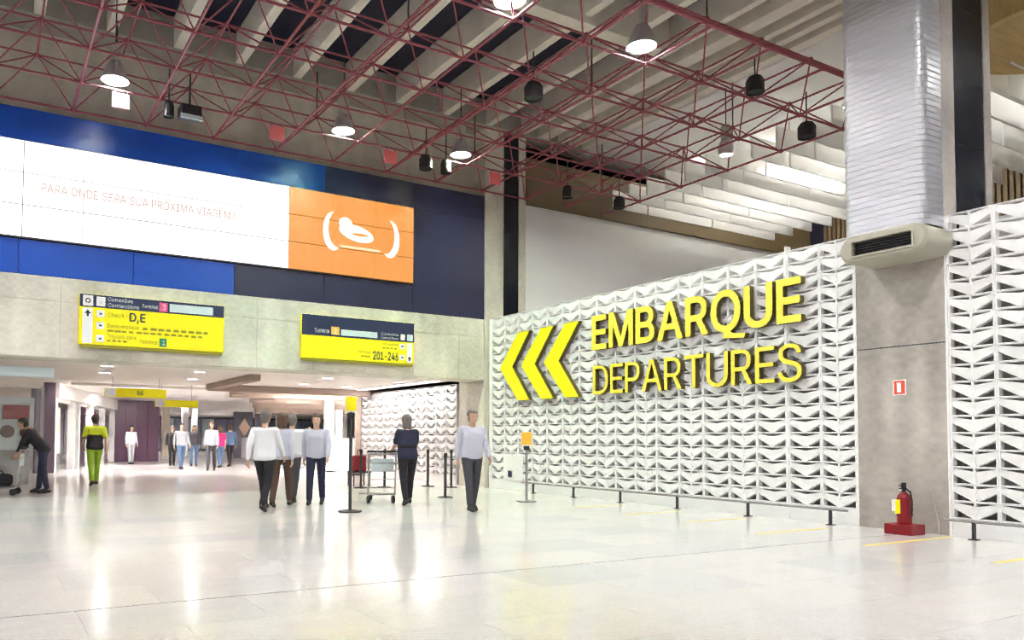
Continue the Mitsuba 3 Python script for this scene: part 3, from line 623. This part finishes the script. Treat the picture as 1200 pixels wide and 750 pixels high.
for k, (u0, u1, z0, z1, m, l) in enumerate(((0.4, 2.7, 0.6, 2.3, 'cream', 'cream lit shop poster beside the dark pillar'), (0.6, 2.5, 0.65, 1.35, 'white_print', 'white poster below the cream one in the shop front'), (4.3, 6.3, 0.5, 2.3, 'far_dark', 'dark display board behind the shop glass'), (9.6, 10.6, 1.2, 2.4, 'pink_print', 'pink poster in the shop front next to the purple wall'))):
    single('shop_poster', diag_box(u0, u1, 0.3 - 0.05 * k if k < 2 else 0.5, 0.32 - 0.05 * k if k < 2 else 0.53, z0, z1), m, l, 'poster')
pw = single('wall_purple', cat([box(5.6, 7.75, 40.4, 40.7, 0, 3.05), box(7.55, 7.75, 40.7, 50, 0, 3.05)]), 'purple_wall', kind='structure')
for k in range(4): part(pw, 'panel', box(5.62 + 0.53 * k, 5.62 + 0.53 * k + 0.51, 40.36, 40.4, 0.05, 3.0, 0.004), 'purple_wall')
for (x0, x1, y, z0, z1, l) in ((2.79, 4.40, 22.0, 2.32, 2.56, 'long yellow hanging sign, left of two under the passage ceiling'), (4.66, 6.0, 25.0, 2.20, 2.42, 'shorter yellow hanging sign with a white end, right of two in the passage')):
    t = thing('hanging_sign', l, 'sign')
    part(t, 'board', box(x0, x1, y - 0.05, y + 0.05, z0, z1, 0.004), 'yellow_sign')
    part(t, 'white_end', box(x0 + 0.01, x0 + 0.28, y - 0.053, y - 0.049, z0 + 0.01, z1 - 0.01), 'white_print', label='white end field')
    zc = 2.86 if y < 24 else 3.05
    for x in (x0 + 0.2, x1 - 0.2): part(t, 'rod', tube((x, y, z1), (x, y, zc), 0.012, 6), 'steel')
    if y < 24: part(t, 'lettering', onto(flat_text('D,E', 0.16, 0.10, True), FRONT, (3.62, y - 0.05, 2.39)), 'dark_print')

# deep hall: end wall, columns, dark boards, low white partition
wf = single('wall_hall_end', box(5, 40, 70, 70.2, 0, 3.3), 'far_dark', kind='structure')
single('wall_hall_right', box(31, 31.2, 24.4, 70, 0, 3.3), 'pale_wall', kind='structure')
single('wall_hall_front', box(11.95, 31, 24.6, 24.8, 0, 3.05), 'pale_wall', kind='structure')
for k in range(18):
    part(wf, 'pane', box(10 + 1.2 * k, 11.1 + 1.2 * k, 69.9, 70, 0.2, 2.9), 'far_blue' if k % 3 else 'pale_print', label='bluish pane in the far end wall')
for x, y, l, m in ((15.76, 45, 'slim white column far back in the hall left of the lattice wall', 'white_paint'), (10.3, 46, 'slim pale column behind the yellow hanging sign', 'white_paint'), (11.1, 47, 'second slim pale column right of the purple wall', 'white_paint'), (9.0, 45, 'cream lit column next to the purple wall', 'cream'), (21.0, 47, 'white column deep in the hall near the black pole sign', 'white_paint'), (12.5, 29.5, 'white post right behind the black pole sign', 'white_paint'), (17.5, 40, 'yellowish column deep in the hall', 'cream')):
    t = thing('hall_column', l, 'column')
    w = 0.17 if m != 'cream' else 0.2
    part(t, 'shaft', box(x - w, x + w, y - w, y + w, 0, 3.05, 0.02), m); part(t, 'base', box(x - w - 0.03, x + w + 0.03, y - w - 0.03, y + w + 0.03, 0, 0.12), 'steel')
t = thing('display_board', 'tall dark board with a pale brown diamond at the back of the hall', 'board')
part(t, 'panel', box(12.95, 14.1, 45, 45.12, 0.0, 2.78), 'far_dark'); part(t, 'diamond', onto(extrude(Polygon([(-.35, 0), (0, .55), (.35, 0), (0, -.55)]), 0.02), FRONT, (13.6, 45, 1.85)), 'diamond', label='pale brown diamond')
single('display_board', box(14.25, 14.85, 45, 45.12, 0.0, 2.7), 'far_dark', 'narrow plain dark board right of the diamond board', 'board')
wp = thing('white_partition', 'low white temporary partition running back into the hall behind the blurred walkers', 'partition')
PA, PB = np.array([10.95, 23.6]), np.array([13.3, 44.5]); pv = (PB - PA); pl_ = np.linalg.norm(pv); pang = math.degrees(math.atan2(pv[1], pv[0]))
for k in range(8):
    m = rot_z(box(k * pl_ / 8 + 0.01, (k + 1) * pl_ / 8 - 0.01, -0.03, 0.03, 0.04, 1.25, 0.006), pang); m.apply_translation((PA[0], PA[1], 0)); part(wp, 'panel', m, 'white_paint')
    m = rot_z(box(k * pl_ / 8 - 0.03, k * pl_ / 8 + 0.03, -0.2, 0.2, 0, 0.05), pang); m.apply_translation((PA[0], PA[1], 0)); part(wp, 'foot', m, 'dark_steel')

# ================================================================== POSTS AND SIGN STANDS
def stanchion(x, y, label, h=0.98, base=True):
    t = thing('queue_post', label, 'queue post')
    part(t, 'base', lathe([(0, 0), (0.17, 0), (0.17, 0.015), (0.05, 0.03), (0, 0.03)], 24, (x, y, 0)), 'dark_steel', 40)
    part(t, 'pole', tube((x, y, 0.02), (x, y, h - 0.08), 0.03, 12), 'dark_steel', 40)
    part(t, 'belt_head', lathe([(0, h - 0.10), (0.036, h - 0.10), (0.036, h - 0.01), (0.02, h), (0, h)], 16, (x, y, 0)), 'black_plastic', 40)
stanchion(9.02, 17.6, 'slim black queue post left of the grey-haired woman')
stanchion(10.25, 17.5, 'black queue post with a round base right of the grey-haired woman')
stanchion(8.67, 14.06, 'black queue post between the grey-haired woman and the man in white', 0.95)
stanchion(10.6, 16.9, 'grey queue post partly behind the man in the white shirt')
stanchion(8.32, 17.54, 'black queue post just right of the tall black pole sign')
def sign_stand(x, y, h, w, sh, pole_m, label, m='orange_sign', face=0):
    t = thing('sign_stand', label, 'sign stand')
    part(t, 'base', lathe([(0, 0), (0.20, 0), (0.20, 0.02), (0.06, 0.04), (0, 0.04)], 28, (x, y, 0)), 'steel' if pole_m == 'steel' else 'dark_steel', 40)
    part(t, 'pole', tube((x, y, 0.03), (x, y, h - sh + 0.02), 0.026, 12), pole_m, 40)
    part(t, 'clamp', rot_z(box(x - 0.06, x + 0.06, y - 0.035, y + 0.035, h - sh - 0.07, h - sh + 0.01, 0.008), face, (x, y, 0)), 'black_plastic')
    part(t, 'frame', rot_z(box(x - w / 2 - 0.012, x + w / 2 + 0.012, y - 0.012, y + 0.012, h - sh - 0.012, h + 0.012, 0.003), face, (x, y, 0)), 'cream')
    part(t, 'notice', rot_z(box(x - w / 2, x + w / 2, y - 0.015, y - 0.011, h - sh * 0.86, h), face, (x, y, 0)), m, label='orange-yellow notice')
sign_stand(9.6, 12.45, 1.40, 0.20, 0.29, 'steel', 'steel sign stand with a small orange-yellow notice in front of the lattice wall', face=-38)
sign_stand(5.47, 11.95, 1.96, 0.18, 0.28, 'dark_steel', 'tall black pole sign with a small yellow notice beside the passage', 'yellow_sign', face=-25)

# ================================================================== LUGGAGE CARTS
def sph0(a, b, c, r): return M3.sphere(r, 16).translate((a, b, c))
def cart(x, y, ang, label, load=None):
    t = thing('luggage_cart', label, 'luggage cart', 'luggage carts')
    def put(m): m = rot_z(m, ang); m.apply_translation((x, y, 0)); return m
    r = 0.016
    part(t, 'base_frame', put(cat([path_tube([(-.28, -.45, .17), (-.22, .45, .13), (.22, .45, .13), (.28, -.45, .17), (-.28, -.45, .17)], r)] + [tube((-.25 + .1 * k, -.42, .165), (-.2 + .08 * k, .42, .135), .008, 6) for k in range(6)])), 'steel', 40)
    part(t, 'back_frame', put(cat([path_tube([(-.27, -.45, .17), (-.27, -.52, .95), (.27, -.52, .95), (.27, -.45, .17)], r)] + [tube((-.27, -.46 - .02 * k, .3 + .16 * k), (.27, -.46 - .02 * k, .3 + .16 * k), .009, 6) for k in range(4)])), 'steel', 40)
    part(t, 'handle', put(tube((-.31, -.56, 1.0), (.31, -.56, 1.0), .022, 10)), 'black_plastic', 40)
    part(t, 'sign_panel', put(box(-.22, .22, -.515, -.505, .62, .86)), 'pale_print')
    for (wx, wy) in ((-.25, -.4), (.25, -.4), (0, .40)):
        w = trimesh.creation.cylinder(.07, .045, sections=18); w.apply_transform(trimesh.transformations.rotation_matrix(math.pi / 2, (0, 1, 0))); w.apply_translation((wx, wy, .07))
        part(t, 'wheel', put(w), 'black_plastic', 40)
    part(t, 'fork', put(cat([tube((-.25, -.4, .07), (-.25, -.42, .165), .012, 6), tube((.25, -.4, .07), (.25, -.42, .165), .012, 6), tube((0, .40, .07), (0, .44, .13), .012, 6)])), 'steel')
    return t
cart(0.20, 18.35, 78, 'steel luggage cart beside the stooping person in black at the left edge')
cart(-0.62, 17.7, 78, 'steel luggage cart cut by the left edge of the photo')
cart(6.85, 13.75, -12, 'steel luggage cart pushed by the grey-haired woman')
t = thing('travel_bag', 'dark soft travel bag lying on the cart at the left edge', 'bag')
bm = M3.batch_hull([sph0(a, b, c, 0.08) for a in (-.2, .2) for b in (-.09, .09) for c in (0.27, 0.36)])
bm = rot_z(trimesh.Trimesh(bm.to_mesh().vert_properties[:, :3], bm.to_mesh().tri_verts), 10); bm.apply_translation((0.25, 18.38, 0)); part(t, 'body', bm, 'cloth_black', 40)
part(t, 'strap', path_tube([(0.12, 18.36, 0.42), (0.17, 18.37, 0.50), (0.33, 18.40, 0.50), (0.38, 18.40, 0.42)], 0.012), 'cloth_black')

# ================================================================== PEOPLE
def sph(c, r, n=14): return M3.sphere(float(r), n).translate(tuple(float(v) for v in c))
def bone(a, ra, b, rb): return M3.batch_hull([sph(a, ra), sph(b, rb)])
def to_tri(man, edge, it=6):
    man = man.refine_to_length(edge)
    mm = man.to_mesh(); m = trimesh.Trimesh(mm.vert_properties[:, :3], mm.tri_verts, process=True)
    trimesh.smoothing.filter_taubin(m, lamb=0.5, nu=0.53, iterations=it)
    return m
def union(ms): return M3.batch_boolean(ms, manifold3d.OpType.Add)
def ellipsoid(c, rx, ry, rz, n=20): return M3.sphere(1.0, n).scale((rx, ry, rz)).translate(tuple(float(v) for v in c))

def lerp(a, b, t): return np.asarray(a) * (1 - t) + np.asarray(b) * t
def person(x, y, yaw, H, label, top_m, leg_m, hair_m='hair_dark', skin='skin', stride=0.0, lean=0.0, arms='swing', sleeve='long', sex='m', extra=None, group=None, phase=1, detail=True):
    s = H / 1.75
    t = thing('person', label, 'person', group)
    sw = 0.195 if sex == 'm' else 0.17
    hw = 0.10 if sex == 'm' else 0.105
    def tilt(p):                                                # lean of the upper body about the hips
        p = np.array(p, float); a = math.radians(lean); d = p - [0, 0, 0.94]
        return np.array([p[0], d[1] * math.cos(a) + d[2] * math.sin(a), 0.94 + d[2] * math.cos(a) - d[1] * math.sin(a)])
    J = {}
    J['pel'] = np.array([0, 0, .96]); J['waist'] = tilt((0, .0, 1.10)); J['chest'] = tilt((0, .01, 1.30)); J['neck0'] = tilt((0, -.01, 1.45)); J['neck1'] = tilt((0, .015, 1.54)); J['head'] = tilt((0, .03, 1.645))
    for sd, nm in ((-1, 'l'), (1, 'r')):
        ph = stride * sd * phase
        hip = np.array([sd * hw, 0, .92])
        if ph >= 0: kn = hip + [0, .45 * math.sin(ph * .9), -.44 * math.cos(ph * .9)]; an = kn + [0, .42 * math.sin(ph * .55), -.42 * math.cos(ph * .55)]; roll = 0.0
        else: kn = hip + [0, .45 * math.sin(ph * .45), -.44 * math.cos(ph * .45)]; an = kn + [0, .42 * math.sin(ph * 1.3), -.42 * math.cos(ph * 1.3)]; roll = -ph * 0.8
        J['hip' + nm], J['kn' + nm], J['an' + nm] = hip, kn, an
        J['heel' + nm] = an + np.array([0, -.05 * math.cos(roll), -.045 + .05 * math.sin(roll)]); J['toe' + nm] = an + np.array([0, .15 * math.cos(roll), -.055 - .15 * math.sin(roll)])
        sh = tilt((sd * sw, -.01, 1.41)); J['sh' + nm] = sh
        if arms == 'swing':
            a = -ph * 0.9
            el = sh + [sd * .05, .27 * math.sin(a), -.27 * math.cos(a)]; wr = el + [sd * .01, .245 * math.sin(a + .3), -.245 * math.cos(a + .3)]
        elif arms == 'push':
            el = sh + [sd * .05, .10, -.25]; wr = el + [-sd * .02, .23, -.08]
        elif arms == 'reach':
            el = sh + [sd * .03, .12, -.25]; wr = el + [-sd * .04, .10, -.23]
        else:
            el = sh + [sd * .06, .03, -.27]; wr = el + [-sd * .10, .20, .08]
        J['el' + nm], J['wr' + nm] = np.asarray(el, float), np.asarray(wr, float)
    low = min(J['heel' + n][2] - .035 if True else 0 for n in 'lr'); low = min(low, min(J['toe' + n][2] - .028 for n in 'lr'))
    for k in J: J[k] = J[k] - [0, 0, low]
    hd = J['head']; f = tilt((0, 1, .94)) - tilt((0, 0, .94)); f = f / np.linalg.norm(f); f = np.array([0, 1.0, 0]) * .6 + f * .4; f /= np.linalg.norm(f); u = np.cross([1.0, 0, 0], f)
    def hp(a, b, c): return hd + np.array([1.0, 0, 0]) * a + f * b + u * c
    B = []
    if True:
        cran = M3.batch_hull([sph(hp(0, -.025, .035), .088, 20), sph(hp(0, .02, .03), .080, 20)])
        face = M3.batch_hull([sph(hp(0, .045, .0), .062, 16), sph(hp(0, .055, -.085), .034, 14), sph(hp(.035, .01, -.05), .040, 12), sph(hp(-.035, .01, -.05), .040, 12)])
        nose = M3.batch_hull([sph(hp(0, .108, .008), .009, 8), sph(hp(0, .122, -.028), .013, 8)])
        ears = [ellipsoid(hp(a * .085, -.01, -.005), .012, .022, .034, 10) for a in (-1, 1)]
        B += [cran, face, nose] + ears
    B.append(bone(J['neck0'], .058, J['neck1'], .052))
    torso = [M3.batch_hull([sph(J['shl'] + [.05, 0, -.02], .07), sph(J['shr'] + [-.05, 0, -.02], .07), sph(J['chest'] + [-.085, .01, 0], .105), sph(J['chest'] + [.085, .01, 0], .105), sph(J['neck0'] + [0, 0, -.02], .055)]),
             M3.batch_hull([sph(J['chest'] + [-.085, .01, 0], .105), sph(J['chest'] + [.085, .01, 0], .105), sph(J['waist'] + [-.07, .01, 0], .10), sph(J['waist'] + [.07, .01, 0], .10)]),
             M3.batch_hull([sph(J['waist'] + [-.07, .01, 0], .10), sph(J['waist'] + [.07, .01, 0], .10), sph(J['pel'] + [-.085, -.015, 0], .105), sph(J['pel'] + [.085, -.015, 0], .105)])]
    B += torso
    for nm, sd in (('l', -1), ('r', 1)):
        B += [bone(J['sh' + nm], .058, J['el' + nm], .042), bone(J['el' + nm], .041, J['wr' + nm], .028)]
        B += [bone(J['hip' + nm], .088, J['kn' + nm], .056), bone(J['kn' + nm], .056, J['an' + nm], .038), M3.batch_hull([sph(J['heel' + nm], .034), sph(J['an' + nm], .038), sph(J['toe' + nm], .026)])]
        w, e = J['wr' + nm], J['el' + nm]; d = (w - e) / np.linalg.norm(w - e)
        side = np.array([0, 1.0, 0]) - d * d[1]; side /= np.linalg.norm(side)
        if abs(d[1]) > .8: side = np.array([-sd * 1.0, 0, 0])
        nrm = np.cross(d, side)
        palm = M3.batch_hull([sph(w + d * .02 + side * .012, .018, 10), sph(w + d * .02 - side * .012, .018, 10), sph(w + d * .085 + side * .030, .013, 10), sph(w + d * .085 - side * .028, .013, 10)])
        B.append(palm)
        for q, (o, ln) in enumerate(((.030, .07), (.011, .08), (-.009, .075), (-.028, .058))):
            r0 = w + d * .085 + side * o; m1 = r0 + d * ln * .55 + nrm * sd * -.008; m2 = m1 + d * ln * .38 + nrm * sd * -.028
            B += [bone(r0, .0095, m1, .009), bone(m1, .009, m2, .008)]
        th = w + d * .035 + side * .03; B += [bone(th, .012, th + d * .035 + side * .022, .010), bone(th + d * .035 + side * .022, .010, th + d * .065 + side * .022, .0085)]
    def place(m):
        m = m.copy(); m.apply_scale(s); m = rot_z(m, yaw); m.apply_translation((x, y, 0)); return m
    part(t, 'body', place(to_tri(union(B), 0.022 if detail else 0.03, 3)), skin, True)
    # clothing
    g = .013
    up = [M3.batch_hull([sph(J['shl'] + [.05, 0, -.02], .07 + g), sph(J['shr'] + [-.05, 0, -.02], .07 + g), sph(J['chest'] + [-.085, .01, 0], .105 + g), sph(J['chest'] + [.085, .01, 0], .105 + g)]),
          M3.batch_hull([sph(J['chest'] + [-.085, .01, 0], .105 + g), sph(J['chest'] + [.085, .01, 0], .105 + g), sph(J['waist'] + [-.075, .01, 0], .105 + g), sph(J['waist'] + [.075, .01, 0], .105 + g)]),
          M3.batch_hull([sph(J['waist'] + [-.075, .01, 0], .105 + g), sph(J['waist'] + [.075, .01, 0], .105 + g), sph(J['pel'] + [-.085, -.01, .0], .112 + g), sph(J['pel'] + [.085, -.01, .0], .112 + g)])]
    for nm in 'lr':
        up.append(bone(J['sh' + nm], .058 + g, J['el' + nm] if sleeve == 'long' else lerp(J['sh' + nm], J['el' + nm], .75), .045 + g))
        if sleeve == 'long': up.append(bone(J['el' + nm], .043 + g, lerp(J['el' + nm], J['wr' + nm], .95), .030 + g))
    U = union(up).trim_by_plane((0, 0, 1), float(J['pel'][2] - .075))
    part(t, 'shirt' if not extra or 'jacket' not in extra else 'jacket', place(to_tri(U, 0.03, 4)), top_m, True)
    lo = [M3.batch_hull([sph(J['pel'] + [-.085, -.015, .03], .108), sph(J['pel'] + [.085, -.015, .03], .108), sph(J['hipl'], .098), sph(J['hipr'], .098)])]
    for nm in 'lr':
        lo += [bone(J['hip' + nm], .10, J['kn' + nm], .070), bone(J['kn' + nm], .070, J['an' + nm] + [0, 0, .02], .058)]
    part(t, 'trousers', place(to_tri(union(lo), 0.035, 3)), leg_m, True)
    for nm in 'lr':
        sh = M3.batch_hull([sph(J['heel' + nm], .042), sph(J['toe' + nm], .036), sph(lerp(J['an' + nm], J['toe' + nm], .35) + [0, 0, .0], .042)])
        sh = sh.trim_by_plane((0, 0, 1), 0.002)
        part(t, 'shoe', place(to_tri(sh, 0.04, 1)), 'shoe', True)
    hr = M3.batch_hull([sph(hp(0, -.030, .042), .098, 20), sph(hp(0, .015, .040), .090, 20)] + ([sph(hp(0, -.05, -.05), .065, 16)] if sex == 'm' else [sph(hp(.03, -.055, -.12), .06, 14), sph(hp(-.03, -.055, -.12), .06, 14)]))
    cut = M3.cube((.3, .3, .3)).translate((-.15, 0, -.3)); 
    Rm = np.eye(4)[:3]; Rm[:, 0] = (1, 0, 0); Rm[:, 1] = f; Rm[:, 2] = u; Rm[:, 3] = hp(0, .025, .055)
    hr = hr - cut.transform(Rm.tolist() if False else np.ascontiguousarray(Rm))
    part(t, 'hair', place(to_tri(hr, 0.025, 3)), hair_m, True)
    eyes = [ellipsoid(hp(a * .031, .098, .012), .011, .006, .006, 10) for a in (-1, 1)]
    for e_ in eyes: part(t, 'eye', place(to_tri(e_, 0.02, 0)), 'hair_dark', True)
    part(t, 'mouth', place(to_tri(ellipsoid(hp(0, .088, -.062), .022, .008, .005, 10), 0.02, 0)), 'red_paint', True)
    if extra and 'vest' in extra:
        V_ = union([M3.batch_hull([sph(J['shl'] + [.06, 0, 0.0], .085), sph(J['shr'] + [-.06, 0, 0.0], .085), sph(J['chest'] + [-.085, .01, 0], .128), sph(J['chest'] + [.085, .01, 0], .128)]), bone(J['shl'], .082, lerp(J['shl'], J['ell'], .8), .068), bone(J['shr'], .082, lerp(J['shr'], J['elr'], .8), .068)])
        part(t, 'vest', place(to_tri(V_.trim_by_plane((0, 0, 1), float(J['chest'][2] - .10)), 0.03, 3)), 'hivis', True, label='fluorescent yellow top band')
    if extra and 'backpack' in extra:
        bk = M3.batch_hull([sph(J['chest'] + [a, -.17, b], .06) for a in (-.10, .10) for b in (-.22, .08)])
        part(t, 'backpack', place(to_tri(bk, 0.04, 2)), 'cloth_black', True, label='dark waist bag and pack')
    if extra and 'belt' in extra:
        bl = M3.batch_hull([sph(J['waist'] + [a, .01, .03], .127) for a in (-.075, .075)]).trim_by_plane((0, 0, 1), float(J['waist'][2] - .01)).trim_by_plane((0, 0, -1), -float(J['waist'][2] + .07))
        part(t, 'stripe', place(to_tri(bl, 0.04, 1)), 'cloth_black', True, label='dark band across the back')
    return t

person(7.02, 12.75, -12, 1.68, 'grey-haired person in a dark blue banded top pushing a luggage cart', 'cloth_navy', 'cloth_black', 'hair_grey', stride=0.35, lean=6, arms='push', sleeve='short', sex='f', extra=('belt',))
person(2.45, 20.95, 5, 1.76, 'person in a fluorescent yellow-topped uniform with green trousers walking away near the shop', 'cloth_black', 'cloth_green', stride=0.35, arms='swing', sleeve='short', extra=('vest',))
person(1.12, 18.5, 75, 1.72, 'person in black stooping over the luggage carts at the left edge', 'cloth_black', 'cloth_navy', stride=0.15, lean=35, arms='reach', extra=('jacket',))
person(8.52, 31.5, 20, 1.66, 'person in a bright pink top and blue jeans far back in the passage', 'cloth_pink', 'cloth_blue', 'hair_brown', stride=0.2, sex='f', sleeve='short', detail=False)
person(9.15, 32.3, 15, 1.74, 'person in dark blue just right of the pink top', 'cloth_blue', 'cloth_black', stride=0.25, detail=False)
person(5.8, 36.5, 200, 1.70, 'person in a pale top standing before the purple wall', 'cloth_lilac', 'cloth_grey', stride=0.1, detail=False)
person(4.2, 12.7, -40, 1.70, 'nearest walking person in a white shirt and black trousers, left of the tall pole sign', 'cloth_white', 'cloth_black', 'hair_grey', stride=0.45, phase=-1)
person(4.72, 13.3, -35, 1.66, 'walking person in a pale grey top and brownish trousers close behind the nearest one', 'cloth_lilac', 'cloth_brown', 'hair_brown', stride=0.35, sex='f')
person(5.28, 14.3, -30, 1.68, 'walking person in a white top and charcoal trousers, third in the group', 'cloth_white', 'cloth_charcoal', 'hair_grey', stride=0.4, phase=-1)
person(5.45, 13.45, 150, 1.66, 'walking person in a lilac shirt and navy trousers, beside the tall black pole sign', 'cloth_lilac', 'cloth_navy', 'hair_brown', stride=0.3)
person(7.45, 11.2, 170, 1.72, 'person in a pale shirt and charcoal trousers at the left end of the lettered wall', 'cloth_lilac', 'cloth_charcoal', 'hair_grey', 'skin', stride=0.25)
k = 0
for (x, y, yaw, tm, lm, l) in ((7.1, 34.0, 180, 'cloth_black', 'cloth_black', 'person in black under the yellow hanging sign'), (7.8, 33.0, 170, 'cloth_charcoal', 'cloth_blue', 'person in charcoal right of the one in black, before the pale columns'),
                               (6.6, 30.0, 190, 'cloth_grey', 'cloth_blue', 'person in a grey top and blue trousers, left of the pink top'), (7.4, 28.6, 160, 'cloth_lilac', 'cloth_charcoal', 'person in a lilac top left of the pink top'),
                               (14.3, 36.5, 150, 'cloth_blue', 'cloth_black', 'person in blue behind the white partition'), (13.3, 33.0, 200, 'cloth_charcoal', 'cloth_navy', 'person in charcoal behind the right end of the white partition'),
                               (16.2, 41.0, 180, 'cloth_grey', 'cloth_black', 'person in grey far behind the white partition'), (15.2, 38.5, 120, 'cloth_lilac', 'cloth_black', 'person in lilac among the far crowd behind the partition'), (17.6, 42.5, 180, 'cloth_pink', 'cloth_black', 'person in a red-pink top in the far crowd')):
    person(x, y, yaw, 1.68 + 0.03 * (k % 4), l, tm, lm, ['hair_dark', 'hair_brown'][k % 2], stride=0.2 + 0.05 * (k % 3), sex='mf'[k % 2], detail=False); k += 1
t = thing('shopping_bag', 'dark red bag standing behind the queue post beside the tall pole sign', 'bag')
part(t, 'body', box(8.5, 8.85, 18.3, 18.5, 0.38, 0.80, 0.03), 'red_paint'); part(t, 'handle', path_tube([(8.6, 18.4, 0.79), (8.62, 18.4, 0.95), (8.73, 18.4, 0.95), (8.75, 18.4, 0.79)], 0.01), 'red_paint')
single('bag_shelf', cat([box(8.42, 8.93, 18.2, 18.6, 0.35, 0.38)] + [box(a, a + 0.03, b, b + 0.03, 0, 0.35) for a in (8.43, 8.88) for b in (18.22, 18.55)]), 'dark_steel', 'low dark stool under the dark red bag', 'stool')
